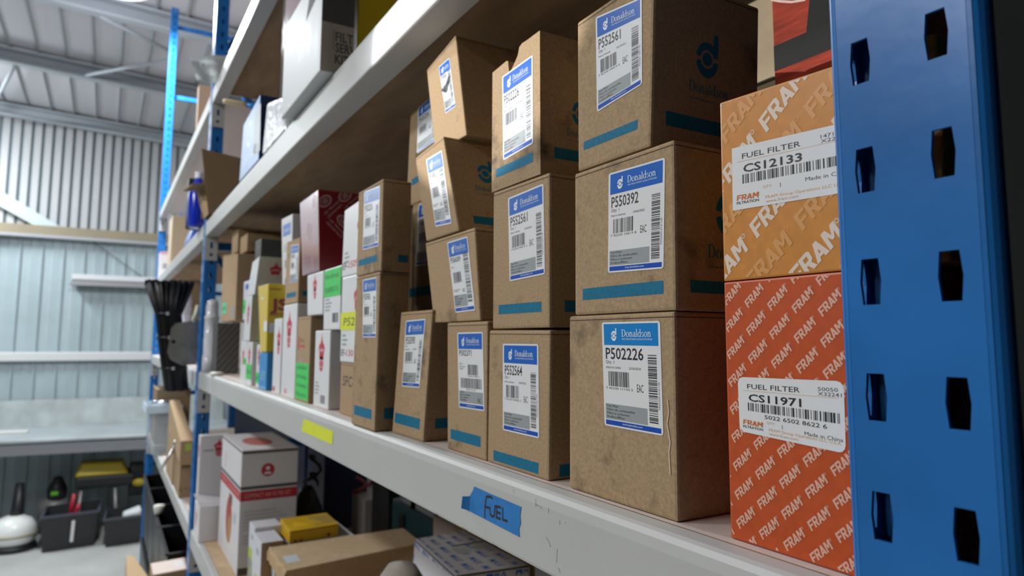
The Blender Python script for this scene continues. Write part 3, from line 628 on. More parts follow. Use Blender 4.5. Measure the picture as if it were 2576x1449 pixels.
# fifth stack, dirty pair
f1 = carton('filter_carton', [(-.9463, 1.7386), (-.8490, 1.7386), (-.8561, Z1), (-.9528, Z1)], .002, .040, kraft(14, 1.3, .93), 'tall grimy brown carton at the shelf edge, lower of the pair', group=GC,
            extra=prints((-.9412, 1.5476, -.8688, 1.5603), (.014, 1.549, .06, 1.563)))
sticker(f1, [(-.9171, 1.7325), (-.8611, 1.7320), (-.8584, 1.6532), (-.9112, 1.6533)], .002, 'P502426', date='', seed=29)
f2 = carton('filter_carton', [(-.9480, 1.8605), (-.8459, 1.8606), (-.8458, 1.7391), (-.9483, 1.7391)], .002, .040, kraft(15, 1.0, .97), 'grimy brown carton sitting on the tall grimy one', group=GC,
            extra=prints((-.9390, 1.7528, -.8630, 1.7618), (.025, 1.752, .08, 1.7615)))
sticker(f2, [(-.9212, 1.8569), (-.8569, 1.8533), (-.8568, 1.7725), (-.9213, 1.7742)], .002, 'P502226', date='', seed=31, film=True)

# orange and red printed boxes
ORA = mat('orange_print', (.60, .235, .035), .42, var=(160, .08)); REDO = mat('red_orange_print', (.53, .078, .012), .42, var=(160, .08))
PALE = mat('pale_print_lettering', (.76, .62, .52), .45); FAINT = mat('faint_orange_lettering', (.68, .32, .10), .45); PALER = mat('pale_red_lettering', (.76, .44, .33), .45)
def pattern(fr, rot, size, du, dv, m1, m2, bold, r_mark=True, ph=0.0, sx=1.0):
    bx = (.0012, .0012, fr.w - .0012, fr.h - .0012); c, s = math.cos(rot), math.sin(rot); i = 0
    for r in range(-14, 30):
        for k in range(-14, 22):
            a = k * du + (r % 2) * du * .5 + ph; b = r * dv; u, v = a * c - b * s, a * s + b * c
            if -.09 < u < fr.w + .05 and -.09 < v < fr.h + .05:
                m = m1 if (m2 is None or r % 2 == 0) else m2
                fr.fram(u, v, size, m, 0, rot, .14, sx, bx)
                if r_mark:
                    o = size * 3.65 * sx; fr_u, fr_v = u + o * c - size * .85 * s, v + o * s + size * .85 * c
                    if bx[0] + .002 < fr_u < bx[2] - .002 and bx[1] + .002 < fr_v < bx[3] - .002: fr.ring(fr_u, fr_v, size * .14, size * .09, m, 0, n=10)
def fram_label(par, q, y, head, num, codes, ean, rnd):
    mb = MB(); P3 = [(p[0], y, p[1]) for p in q]; f = Face(mb, P3[3], P3[2], P3[1], P3[0], .0003); w, h = f.w, f.h
    (f.rrect(0, 0, w, h, .004, WHITE_P, 0) if rnd else f.rect(0, 0, w, h, WHITE_P, 0))
    f.text(head, .10 * w, .795 * h, .085 * h, INK, 1, bold=.004, fit=.52 * w)
    f.rect(.05 * w, .755 * h, .96 * w, .760 * h, FAINT, 1)
    f.text(num, .11 * w, .575 * h, .125 * h, INK, 1, bold=.02, fit=.52 * w)
    f.text(codes[0], .78 * w, .845 * h, .055 * h, INK, 1, fit=.17 * w); f.text(codes[1], .78 * w, .775 * h, .055 * h, INK, 1, fit=.20 * w)
    f.bars(.10 * w, .40 * h, .97 * w, .545 * h, INK, 77, n=44)
    if ean: f.text(ean, .27 * w, .30 * h, .065 * h, INK, 1, bold=.008, fit=.58 * w)
    f.text('QTY:', .29 * w, .22 * h if ean else .27 * h, .04 * h, FAINT, 1, fit=.08 * w); f.text('1', .44 * w, .175 * h if ean else .24 * h, .07 * h, INK, 1)
    f.text('Made in China', .65 * w, .15 * h if ean else .26 * h, .058 * h, INK, 1, fit=.33 * w)
    f.fram(.04 * w, .145 * h, .085 * h, mat('brand_orange_red', (.62, .16, .04), .4), 1, sx=.21 * w / (.085 * h * 3.45))
    f.text('FILTRATION', .04 * w, .085 * h, .042 * h, INK, 1, bold=.02, fit=.21 * w)
    f.text('FRAM Group Operations LLC U.S.A.', .31 * w, .105 * h, .045 * h, FAINT, 1, fit=.66 * w); f.text('www.fram.com', .31 * w, .04 * h, .045 * h, FAINT, 1, fit=.28 * w)
    return build('label', mb, par)
fl = carton('filter_box', [(-.2980, 1.6865), (-.1800, 1.6865), (-.1800, Z1), (-.2980, Z1)], .028, .115, REDO, 'red-orange printed box standing on the shelf behind the blue upright', group='orange filter boxes', bev=.0012,
            extra=lambda fr, sd, tp: (pattern(fr, .74, .0050, .0212, .0126, PALER, None, .055, ph=.01, sx=.93), pattern(sd, .74, .0050, .0212, .0126, PALER, None, .055, sx=.93)))
fram_label(fl, [(-.2890, 1.6290), (-.2200, 1.6300), (-.2205, 1.5935), (-.2885, 1.5972)], .028, 'FUEL FILTER', 'CS11971', ('50050', 'X32241'), '5022 6502 8622 6', True)
fu = carton('filter_box', [(-.2975, 1.8010), (-.1650, 1.7950), (-.1650, 1.6870), (-.2980, 1.6870)], .028, .120, ORA, 'orange printed box on top of the red-orange one', group='orange filter boxes', bev=.0012,
            extra=lambda fr, sd, tp: (pattern(fr, .72, .0104, .0470, .0200, PALE, FAINT, .06, ph=-.012, sx=1.08), pattern(sd, .72, .0104, .0470, .0200, PALE, FAINT, .06, sx=1.08)))
fram_label(fu, [(-.2885, 1.7690), (-.2100, 1.7645), (-.2100, 1.7275), (-.2890, 1.7300)], .028, 'FUEL FILTER', 'CS12133', ('147182', 'X22221'), '', False)

# big boxes at the back behind the orange ones
mb = MB(); tanm = mat('olive_tan_card', (.33, .255, .155), .7, var=(60, .07))
mb.box(-.560, -.419, .250, .45, Z1, 2.03, tanm, .002); mb.box(-.556, -.423, .2495, .2505, 1.905, 1.908, DARK_E)
build('storage_carton', mb, label='plain olive tan carton at the back behind the swirl-print carton', cat='box')
mb = MB(); rdm = mat('red_wood_print', (.30, .040, .020), .7, spec=.15, var=(30, .35, (1, 1, 6)))
mb.box(-.417, -.315, .235, .45, Z1, 2.03, rdm, .0015)
f = Face(mb, (-.417, .235, Z1), (-.315, .235, Z1), (-.315, .235, 2.03), (-.417, .235, 2.03)); bk = mat('black_print', (.022, .022, .022), .7, spec=.15)
z = lambda a: a - Z1
f.poly([(.0005, z(1.906)), (.075, z(1.906)), (.1015, z(1.906)), (.1015, z(1.931)), (.075, z(1.931)), (.0005, z(1.931))], bk, 1)
f.poly([(.036, z(1.931)), (.075, z(1.931)), (.085, z(2.029)), (.052, z(2.029))], bk, 1)
f.stroke([(.0, z(1.978)), (.010, z(1.972)), (.022, z(1.966)), (.036, z(1.962))], .0011, mat('pale_line_print', (.65, .45, .40), .4), 1)
build('printed_box', mb, label='red and black printed box at the back above the orange box', cat='box')

# tapes on the beam
bm_ = BEAMS[(1.533, False, False)]
mb = MB(); f = Face(mb, (-.590, 0, 1.490), (-.490, 0, 1.490), (-.490, 0, 1.520), (-.590, 0, 1.520), .0004, .1, .03)
X = lambda x: x + .590
Zt = lambda q: q - 1.490
outl = [(X(-.584), Zt(1.4925)), (X(-.494), Zt(1.4908)), (X(-.4952), Zt(1.497)), (X(-.4925), Zt(1.502)), (X(-.4935), Zt(1.508)), (X(-.4915), Zt(1.5152)), (X(-.545), Zt(1.5157)), (X(-.575), Zt(1.5165)), (X(-.5782), Zt(1.5115)), (X(-.583), Zt(1.507)), (X(-.5815), Zt(1.5)), (X(-.5855), Zt(1.4975))]
f.poly(outl, BLUE_T, 0)
c = [Vector((-.5840, -.0006, 1.4928)), Vector((-.5815, -.0006, 1.5065)), Vector((-.5885, -.0055, 1.5055)), Vector((-.5900, -.0060, 1.4945))]
mb.add(c, [(0, 1, 2, 3)], BLUE_T)
def H(pts): f.stroke([(.036 + (a - .0392) * 1.36, b) for a, b in pts], .0011, MARK, 1)
H([(.0392, .0035), (.0396, .0120), (.0412, .0215), (.0430, .0225)]); H([(.0415, .0218), (.0465, .0232), (.0490, .0226)]); H([(.0392, .0128), (.0450, .0132)])
H([(.0462, .0138), (.0466, .0085), (.0492, .0070), (.0520, .0085), (.0530, .0165)]); H([(.0530, .0170), (.0600, .0178)]); H([(.0552, .0170), (.0548, .0080), (.0600, .0082)]); H([(.0550, .0125), (.0595, .0128)])
H([(.0628, .0178), (.0630, .0085), (.0685, .0090)])
build('tape_label', mb, label='blue masking tape with hand-lettered word stuck on the grey beam', cat='tape')
mb = MB(); f = Face(mb, (-1.219, 0, 1.4935), (-1.033, 0, 1.4945), (-1.029, 0, 1.5145), (-1.208, 0, 1.5155), .0004); f.rect(0, 0, f.w, f.h, YEL_T, 0)
build('tape_strip', mb, label='blank yellow tape strip stuck on the grey beam', cat='tape')

# ------------------------------------------------------------------ white and coloured cartons further along the main shelf
def blossom(f, u, v, r, m=RED_I, k=0, badge=True, name=True):
    n = 40; f.poly([(u + r * (1.02 + .13 * math.cos(5 * t)) * math.cos(t + 1.571), v + r * (1.02 + .13 * math.cos(5 * t)) * math.sin(t + 1.571)) for t in (2 * math.pi * i / n for i in range(n))], m, k)
    f.poly([(u - .22 * r, v + r * 1.1), (u, v + r * 1.75), (u + .22 * r, v + r * 1.1)], m, k)
    if badge:
        f.poly([(u + r * .72 * (1 + .10 * math.cos(8 * t)) * math.cos(t), v - r * 1.35 + r * .80 * (1 + .10 * math.cos(8 * t)) * math.sin(t)) for t in (2 * math.pi * i / n for i in range(n))], m, k)
        f.ring(u, v - r * 1.35, .46 * r, .38 * r, WHITE_I, k + 1, n=12)
    if name: f.text('SAKURA', u - .72 * r, v - .12 * r, .30 * r, WHITE_I, k + 1, bold=.01, fit=1.44 * r)
def scrawl(f, u, v, w, h, seed, m=MARK, k=2, n=6, r=.0006):
    R = random.Random(seed); pts = []
    for i in range(n):
        x = u + w * i / n
        pts += [(x, v + h * R.random()), (x + w / n * .3, v + h * (.6 + .4 * R.random())), (x + w / n * .6, v + h * .3 * R.random())]
    cut = [0] + sorted(R.sample(range(2, len(pts) - 2), max(1, n // 3))) + [len(pts)]
    for a, b in zip(cut[:-1], cut[1:]):
        if b - a > 1: f.stroke(pts[a:b], r, m, k)
def note(par, face, u0, v0, u1, v1, m, seed, rows=1, name='sticky_note', txt=None):
    mb = MB(); f = Face(mb, face.P(u0, v0), face.P(u1, v0), face.P(u1, v1), face.P(u0, v1), .0003)
    f.rect(0, 0, f.w, f.h, m, 0)
    for i in range(rows):
        hh = f.h / rows
        if txt and i == 0: f.text(txt, f.w * .12, f.h * .25, f.h * .45, MARK, 1, shear=.25, fit=f.w * .8)
        else: scrawl(f, f.w * .08, f.h - hh * (i + .75), f.w * .8, hh * .5, seed + i, k=1, n=max(4, int(f.w / .009)))
    return build(name, mb, par)
def B4(x0, x1, z0, z1, dx=0.0): return [(x0 + dx, z1), (x1 + dx, z1), (x1, z0), (x0, z0)]
GW = 'white filter cartons with red blossom marks'
PINK = mat('dull_pink_red_ink', (.55, .10, .14), .5)
def tiny(f, u, v, w, rows, h=.0035, m=GREY_L):
    for i in range(rows): f.rect(u, v - i * h * 2, u + w * (.6 + .4 * ((i * 37) % 10) / 10), v - i * h * 2 + h, m, 0)
o = carton('filter_carton', B4(-1.090, -.962, Z1, 1.6145), .026, .10, kraft(16, .2), 'low brown carton with handwriting beneath the white yellow-taped one', group=GC)
mb = MB(); f = o_f[o.name][0]; f.mb = mb; f.text('SFC-5', .012, .045, .016, MARK, 0, shear=.2, fit=.07); build('handwriting', mb, o)
def ex(fr, sd, tp):
    blossom(fr, .085, .098, .019); tiny(fr, .010, .040, .03, 3); fr.text('EF-', .006, .010, .010, INK, 0, bold=.01, fit=.024); fr.text('1301', .034, .010, .010, RED_I, 0, bold=.01, fit=.042); fr.text('PR-13', .088, .030, .006, INK, 0)
o = carton('filter_carton', B4(-1.0925, -.958, 1.6150, 1.7500), .025, .10, WHITEG, 'white carton with yellow strip across its front beside the grimy pair', group=GW, extra=ex)
note(o, o_f[o.name][0], -.001, .050, .134, .078, YEL_T, 5, txt='P52391')
def ex(fr, sd, tp):
    blossom(fr, .095, .070, .020); tiny(fr, .012, .036, .03, 3); fr.text('EF-', .006, .012, .011, INK, 0, bold=.01, fit=.026); fr.text('1509', .036, .012, .011, RED_I, 0, bold=.01, fit=.045)
carton('filter_carton', [(-1.0916, 1.8600), (-.962, 1.8665), (-.955, 1.7505), (-1.0972, 1.7505)], .025, .10, WHITEG, 'white carton on top of the yellow-strip one, beside the dark red box', group=GW, extra=ex)
def ex(fr, sd, tp):
    blossom(fr, .045, .098, .017); tiny(fr, .010, .040, .03, 4, .003); fr.bars(.045, .008, .075, .022, INK, 4, 0, n=10)
carton('filter_carton', B4(-1.2465, -1.1515, Z1, 1.6660), .025, .085, WHITEG, 'short white carton at the shelf edge right of the green-noted brown one', group=GW, extra=ex)
def ex(fr, sd, tp): tiny(fr, .010, .050, .045, 4, .003); fr.bars(.055, .012, .090, .028, INK, 8, 0, n=10)
o = carton('filter_carton', [(-1.2020, 1.7715), (-1.0985, 1.7715), (-1.0985, 1.6665), (-1.1960, 1.6665)], .025, .09, WHITEG, 'white carton with wide green note below the dark red box', group=GW, extra=ex)
note(o, o_f[o.name][0], .002, .056, .100, .103, GREEN_T, 21, 2)
def ex(fr, sd, tp): blossom(fr, .055, .055, .012); sd.bars(.055, .010, .08, .024, INK, 3, 0, n=9)
carton('filter_carton', [(-1.3200, 1.7715), (-1.2080, 1.7715), (-1.2040, 1.6945), (-1.3094, 1.6945)], .025, .09, WHITEG, 'small white carton under the left half of the dark red box', group=GW, extra=ex)
# dark red box with pale oval marks
MAR = mat('maroon_print', (.21, .010, .016), .22, coat=.5, bump=(8, .06, .01)); MARL = mat('pale_maroon_lettering', (.55, .34, .34), .4)
def ovals(f, spots, s):
    for u, v, a in spots:
        bx = (.002, .002, f.w - .002, f.h - .002); c, q = math.cos(a), math.sin(a)
        for ro, ri in ((1.0, .86), (.78, .70)):
            A = [2 * math.pi * i / 28 for i in range(29)]
            for t0, t1 in zip(A[:-1], A[1:]):
                pp = [(ro, t0), (ro, t1), (ri, t1), (ri, t0)]
                pl = clip([(u + (s * k * math.cos(t)) * c - (s * .68 * k * math.sin(t)) * q, v + (s * k * math.cos(t)) * q + (s * .68 * k * math.sin(t)) * c) for k, t in pp], bx)
                if len(pl) > 2: f.poly(pl, MARL, 0)
        f.text('UD', u - s * .42 * c + s * .26 * q, v - s * .42 * q - s * .26 * c, s * .55, MARL, 0, bold=.03, rot=a, fit=s * .84, box=bx)
        for j, t in enumerate(('UD TRUCKS', 'GENUINE PARTS')):
            d = s * (1.25 + .55 * j); f.text(t, u - s * 1.3 * c + d * q, v - s * 1.3 * q - d * c, s * .26, MARL, 0, bold=.01, rot=a, fit=s * 2.6, box=bx)
def ex(fr, sd, tp):
    ovals(fr, ((.060, .090, 1.1), (.012, .030, 1.1), (.085, .018, -1.0), (.105, .140, 1.0)), .014); ovals(sd, ((.046, .098, -.80), (.072, .020, .8), (.012, .135, .8), (.050, .150, .8)), .015)
carton('parts_box', [(-1.3992, 1.9263), (-1.2571, 1.9275), (-1.2286, 1.7725), (-1.3559, 1.7725)], .024, .15, MAR, 'dark red glossy box with pale ovals, leaning on top of the small white cartons', extra=ex)
def ex(fr, sd, tp):
    fr.text('Sakura', .028, .112, .008, mat('grey_ink', (.2, .18, .16), .5), 0); fr.rect(.012, .098, .022, .122, RED_I, 0); fr.rect(.030, .102, .062, .106, RED_I, 0); fr.rect(.02, .090, .085, .091, GREY_L, 0)
    for i in range(4): fr.rect(.060 + .004 * (i % 2), .045 + .008 * i, .085, .050 + .008 * i, GREY_L, 0); 
    fr.ring(.018, .060, .009, .0075, GREY_L, 0, ay=1.8); fr.rect(.034, .044, .046, .082, GREY_L, 0)
o = carton('filter_carton', B4(-1.3840, -1.2820, Z1, 1.6935), .025, .12, kraft(17, 0, 1.02), 'brown carton with a tall green note covering its lower half', group=GC, extra=ex)
note(o, o_f[o.name][0], .002, .004, .100, .072, GREEN_T, 31, 4)
def ex(fr, sd, tp): blossom(fr, .058, .142, .020); fr.rect(.03, .006, .055, .016, mat('pale_red_ink', (.7, .35, .38), .5), 0)
carton('filter_carton', B4(-1.5110, -1.3900, Z1, 1.7225), .025, .25, WHITEG, 'tall white carton left of the green-noted brown one', group=GW, extra=ex)
o = carton('filter_carton', [(-1.5066, 1.8587), (-1.3870, 1.8540), (-1.3902, 1.7235), (-1.5056, 1.7235)], .025, .09, kraft(18, .1, 1.05), 'brown blue-labelled carton standing on the tall white one', group=GC, extra=prints((-1.4900, 1.7365, -1.4040, 1.7465), (.034, 1.737, .07, 1.747)))
sticker(o, [(-1.4644, 1.8460), (-1.3965, 1.8413), (-1.3951, 1.7665), (-1.4642, 1.7673)], .025, 'P550588', seed=41)
def ex(fr, sd, tp): blossom(fr, .052, .118, .016); fr.rect(.008, .004, .03, .014, PINK, 0)
carton('filter_carton', B4(-1.6000, -1.5225, Z1, 1.6955), .025, .15, WHITEG, 'narrow white carton between the tall white one and the small blue one', group=GW, extra=ex)
def ex(fr, sd, tp):
    for v0, hh in ((.205, .030), (.020, .032)): fr.rect(.014, v0, .085, v0 + hh, BLUE_L, 0); fr.text('Donaldson', .024, v0 + .010, .010, WHITE_I, 1, fit=.05)
    tiny(fr, .02, .180, .04, 3); fr.rect(.03, .125, .055, .145, GREY_L, 0); fr.rect(.03, .085, .07, .100, BLUE_L, 0); fr.bars(.075, .10, .085, .19, INK, 6, 0, True, 14)
carton('filter_carton', [(-1.748, 1.9480), (-1.630, 1.9440), (-1.612, 1.6965), (-1.690, 1.6965)], .062, .08, WHITEBOX, 'tall white carton with two blue bands behind the brown one', group=GW, extra=ex)
YEL = mat('yellow_box_print', (.68, .50, .008), .4, coat=.1, bump=(30, .15, .004)); MROON = mat('maroon_ink', (.33, .03, .03), .5)
def ex(fr, sd, tp):
    sd.text('JS', .006, .098, .026, MROON, 0, bold=.04, sx=1.3); sd.text('ASAKASHI', .004, .084, .008, MROON, 0, bold=.02, fit=.04); sd.rect(.004, .145, .03, .148, MROON, 0)
    sd.rect(.004, .045, .036, .068, WHITE_I, 0); sd.rect(.016, .050, .03, .064, GREY_L, 1); fr.rect(.06, .05, .10, .075, WHITE_I, 0); fr.rect(.03, .130, .055, .134, WHITE_I, 0)
o = carton('filter_carton', [(-1.7860, 1.7805), (-1.6600, 1.7790), (-1.6545, 1.6205), (-1.7250, 1.6205)], .020, .040, YEL, 'yellow carton in clear wrap standing on the small blue one', extra=ex)
mb = MB(); mb.hexa([(-1.735, .0175, 1.620), (-1.652, .0175, 1.620), (-1.652, .0605, 1.620), (-1.735, .0605, 1.620), (-1.789, .0165, 1.785), (-1.655, .0165, 1.783), (-1.655, .0610, 1.783), (-1.789, .0610, 1.785)], mat('cling_wrap', (.95, .95, .9), .08, spec=.7, alpha=.035, bump=(45, .7, .01)), .003, 2)
build('wrap', mb, o)
def ex(fr, sd, tp):
    lb = mat('pale_blue_ink', (.42, .62, .80), .4)
    for i in range(3): fr.text('Sakura', .02 + .006 * i, .022 + .008 * i, .008, lb, 0, shear=.3, fit=.05)
    fr.rect(.006, .004, .085, .006, lb, 0)
carton('filter_carton', B4(-1.7420, -1.6500, Z1, 1.6195), .022, .04, mat('sky_blue_card', (.035, .27, .62), .45), 'small blue carton at the shelf edge under the yellow one', extra=ex)
def ex(fr, sd, tp): blossom(fr, .030, .080, .012)
o = carton('filter_carton', B4(-1.8000, -1.7450, Z1, 1.6370), .026, .08, WHITEG, 'slim white carton squeezed left of the small blue one, with low green note', group=GW, extra=ex)
note(o, o_f[o.name][0], .002, .010, .050, .036, GREEN_T, 51, 1)
def ex(fr, sd, tp): blossom(fr, .040, .078, .014)
o = carton('filter_carton', B4(-1.9340, -1.8550, Z1, 1.6435), .025, .10, WHITEG, 'white carton with broad green note across its middle', group=GW, extra=ex)
note(o, o_f[o.name][0], .004, .014, .078, .052, GREEN_T, 55, 1)
def ex(fr, sd, tp): blossom(fr, .040, .075, .013)
o = carton('filter_carton', B4(-2.0250, -1.9370, Z1, 1.6450), .025, .10, WHITEG, 'white carton with small green note high on its front', group=GW, extra=ex)
note(o, o_f[o.name][0], .045, .050, .086, .066, GREEN_T, 57, 1)
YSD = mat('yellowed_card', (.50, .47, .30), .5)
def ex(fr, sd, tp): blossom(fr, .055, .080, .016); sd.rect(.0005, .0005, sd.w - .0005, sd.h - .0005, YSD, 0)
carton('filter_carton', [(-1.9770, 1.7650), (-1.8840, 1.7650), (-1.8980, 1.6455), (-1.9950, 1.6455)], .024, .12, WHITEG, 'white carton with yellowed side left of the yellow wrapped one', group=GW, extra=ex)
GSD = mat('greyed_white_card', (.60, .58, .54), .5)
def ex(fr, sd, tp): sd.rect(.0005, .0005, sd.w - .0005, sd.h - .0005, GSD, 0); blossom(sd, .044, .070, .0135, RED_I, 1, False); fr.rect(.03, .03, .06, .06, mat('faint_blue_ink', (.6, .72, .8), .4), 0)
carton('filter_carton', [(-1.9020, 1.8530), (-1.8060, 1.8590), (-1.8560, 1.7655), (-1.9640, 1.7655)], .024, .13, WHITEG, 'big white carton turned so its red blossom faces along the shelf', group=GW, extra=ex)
carton('filter_carton', B4(-2.4000, -2.0000, Z1, 1.7040), .112, .14, kraft(19, .2, .9), 'brown carton mostly hidden behind the grey striped one', group=GC)
def ex(fr, sd, tp): fr.rect(.030, .085, .075, .100, BLUE_L, 0)
o = carton('filter_carton', [(-2.0860, 1.8145), (-1.9880, 1.8130), (-1.9990, 1.7045), (-2.0770, 1.7045)], .034, .12, mat('lilac_white_card', (.66, .64, .74), .5), 'pale lilac carton with green patch near its foot', group=GW, extra=ex)
note(o, o_f[o.name][0], .004, .018, .086, .056, GREEN_T, 61, 1)
STR = mat('dark_grey_card', (.085, .085, .085), .45); STR2 = mat('grey_stripe_ink', (.15, .15, .15), .45)
def ex(fr, sd, tp):
    for i in range(-8, 12):
        for g, w in ((sd, .004),):
            pl = clip([(.020 * i, 0), (.020 * i + .008, 0), (.020 * i + .148, .175), (.020 * i + .140, .175)], (.001, .001, sd.w - .001, sd.h - .001))
            if len(pl) > 2: g.poly(pl, STR2, 0)
carton('filter_box', B4(-2.6150, -2.5000, Z1, 1.7050), .024, .072, STR, 'dark grey box with diagonal stripes beside the clear cups', extra=ex)
def ex(fr, sd, tp): fr.rect(.22, .01, .28, .045, GREY_L, 0); fr.rect(.20, .14, .205, .16, GREY_L, 0)
o = carton('filter_carton', [(-2.4700, 1.9300), (-2.1650, 1.9050), (-2.1600, 1.7055), (-2.4500, 1.7055)], .026, .20, kraft(20, 0, 1.08), 'long brown carton with green sticker, above the grey striped box', group=GC, extra=ex)
note(o, o_f[o.name][0], .020, .025, .12, .060, mat('mint_sticker', (.15, .62, .36), .6), 63, 1, 'sticker')
o = carton('filter_carton', [(-2.4550, 2.0080), (-2.3350, 2.0050), (-2.3350, 1.9305), (-2.4550, 1.9305)], .050, .22, kraft(21, .2, .98), 'brown carton nearest the board on top of the long one', group=GC)
o = carton('filter_carton', [(-2.3150, 1.9740), (-2.1900, 1.9720), (-2.1900, 1.9180), (-2.3150, 1.9180)], .055, .20, kraft(22, .2, 1.0), 'flat brown carton on top of the long one, further right', group=GC)
carton('filter_box', [(-2.0800, 1.9330), (-1.9900, 1.9300), (-1.9900, 1.8150), (-2.0800, 1.8150)], .060, .14, mat('dark_green_grey_card', (.055, .058, .052), .5), 'dark grey plain box on top of the pale lilac carton')
# stack of clear cups beside the middle upright
mb = MB(); c = (-2.672, .026, Z1)
mb.lathe(c, [(.001, .0), (.027, .0), (.026, .06), (.0245, .06), (.0250, .12), (.0235, .12), (.0240, .185), (.0255, .19), (.0255, .197), (.0215, .199), (.0215, .235), (.017, .252), (.008, .258), (.0005, .259)], mat('cloudy_plastic', (.78, .80, .83), .18, spec=.6, alpha=.72), 28)
build('cup_stack', mb, None, c, 'stack of cloudy plastic cups at the shelf end by the middle upright', 'cups')
mb = MB(); mb.lathe((-2.40, .014, Z1), [(.0005, .0), (.020, .0), (.021, .008), (.018, .011), (.0005, .012)], mat('white_cap', (.8, .78, .75), .4), 20)
build('bottle_cap', mb, None, (-2.40, .014, Z1), 'white round cap lying on the beam in front of the striped box', 'cap')

# ------------------------------------------------------------------ shelf above
Z2 = 2.0918
MRN = mat('plum_print', (.16, .075, .095), .7, spec=.12); DKP = mat('dark_box_print', (.045, .042, .040), .7, spec=.12); BEI = mat('beige_print', (.42, .38, .29), .5)
def ex(fr, sd, tp):
    fr.rect(.001, .19, fr.w - .001, fr.h - .001, MRN, 0); fr.poly([(.18, .13), (fr.w - .002, .15), (fr.w - .002, .30), (.235, .26), (.22, .20)], DKP, 0)
    sd.rect(.0005, .086, sd.w - .0005, sd.h - .0005, DKP, 0); sd.rect(.0005, .0005, sd.w - .0005, .086, BEI, 0)
    for t, v, ft in (('FILTER', .0565, .050), ('SERVICE', .0375, .058), ('KIT', .0175, .024)): sd.text(t, .024, v, .0160, INK, 1, bold=.02, fit=ft, box=(0, 0, sd.w - .001, sd.h))
    sd.rect(.0205, .040, .0215, .076, INK, 1)
o = carton('kit_box', B4(-1.392, -1.102, Z2, 2.400), -.020, .056, mat('silver_white_print', (.60, .63, .65), .6, spec=.25), 'filter kit box in shiny clear wrap overhanging the upper shelf edge', extra=ex)
mb = MB(); mb.box(-1.398, -1.099, -.0245, .0385, Z2 + .0004, 2.404, mat('shiny_film', (.95, .97, 1.0), .12, spec=.7, alpha=.07, bump=(9, .12, .02)), .004, 2); build('film', mb, o)
def ex(fr, sd, tp):
    for i in range(7): fr.rect(.112, .06 + .03 * i, .122, .075 + .03 * i, mat('olive_ink', (.25, .24, .02), .5), 0)
carton('kit_box', B4(-1.290, -1.148, Z2, 2.40), .056, .20, mat('yellow_card', (.80, .62, .012), .45), 'plain yellow box behind the wrapped kit box on the upper shelf', extra=ex)
BLB = mat('blue_box_print', (.035, .19, .52), .35, var=(18, .25), coat=.4); NAV = mat('navy_box_print', (.006, .03, .11), .5)
def ex(fr, sd, tp):
    sd.rect(.0005, .0005, sd.w - .0005, sd.h - .0005, NAV, 0); fr.ring(.12, .105, .035, .026, mat('pale_blue_print', (.45, .6, .78), .4), 0); fr.text('SERVICE', .05, .03, .022, mat('pale_blue_print', (.45, .6, .78), .4), 0, fit=.17)
    fr.rect(.19, .02, .275, .14, mat('slate_print', (.12, .15, .20), .4), 0); fr.ring(.235, .035, .014, .009, mat('olive_ink2', (.35, .32, .08), .5), 1)
carton('kit_box', [(-2.000, 2.250), (-1.760, 2.262), (-1.745, Z2), (-2.030, Z2)], .001, .16, BLB, 'blue picture-print box on the upper shelf left of the grey wrapped pack', extra=ex)
mb = MB(); mb.hexa([(-1.715, .002, Z2), (-1.470, .002, Z2), (-1.470, .14, Z2), (-1.715, .14, Z2), (-1.700, .006, 2.225), (-1.520, .006, 2.185), (-1.520, .13, 2.185), (-1.700, .13, 2.225)], mat('grey_wrap_pack', (.50, .53, .57), .3, var=(22, .25), coat=.4, bump=(24, .6, .02)), .012, 3)
build('wrapped_pack', mb, label='grey plastic-wrapped pack between the blue box and the kit box', cat='pack')
carton('storage_carton', B4(-2.300, -2.080, Z2, 2.386), .150, .20, kraft(23, .2, .9), 'brown carton deep on the upper shelf under the cream handled brush')
t = thing('paint_brush', 'cream handled brush with blue ferrule on the deep upper carton', 'brush', (-2.27, .10, 2.396))
mb = MB(); mb.tube([(-2.29, -.020, 2.404), (-2.29, -.012, 2.404), (-2.285, .040, 2.401), (-2.285, .048, 2.401)], [.006, .0095, .0095, .008], mat('cream_varnish', (.80, .68, .42), .3), 12); build('handle', mb, t)
mb = MB(); mb.tube([(-2.285, .048, 2.401), (-2.28, .075, 2.400), (-2.275, .20, 2.398)], [.007, .0095, .0095], mat('bright_blue', (.02, .25, .75), .25), 12); build('ferrule', mb, t)
# open carton and bottle by the middle upright
t = thing('open_carton', 'dark open brown carton with front flap by the middle upright', 'box', (-2.66, .03, Z2))
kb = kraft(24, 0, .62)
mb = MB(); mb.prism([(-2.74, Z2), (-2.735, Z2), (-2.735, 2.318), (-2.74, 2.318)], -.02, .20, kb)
for p in ([(-2.605, -.012, Z2), (-2.600, -.012, Z2), (-2.600, .095, Z2), (-2.605, .095, Z2), (-2.605, -.044, 2.321), (-2.600, -.044, 2.321), (-2.600, .088, 2.305), (-2.605, .088, 2.305)],): mb.hexa(p, kb)
mb.hexa([(-2.60, .09, Z2), (-2.595, .09, Z2), (-2.595, .13, Z2), (-2.60, .13, Z2), (-2.60, .088, 2.290), (-2.595, .088, 2.290), (-2.595, .118, 2.25), (-2.60, .118, 2.25)], kb)
mb.box(-2.735, -2.605, .155, .16, Z2, 2.30, kb); mb.box(-2.735, -2.605, .0, .16, Z2, Z2 + .004, kb); build('walls', mb, t)
mb = MB(); mb.hexa([(-2.735, -.085, 2.187), (-2.605, -.068, 2.187), (-2.605, .012, 2.203), (-2.735, .012, 2.203), (-2.735, -.085, 2.192), (-2.605, -.068, 2.192), (-2.605, .012, 2.208), (-2.735, .012, 2.208)], kraft(25, 0, .7)); build('flap', mb, t)
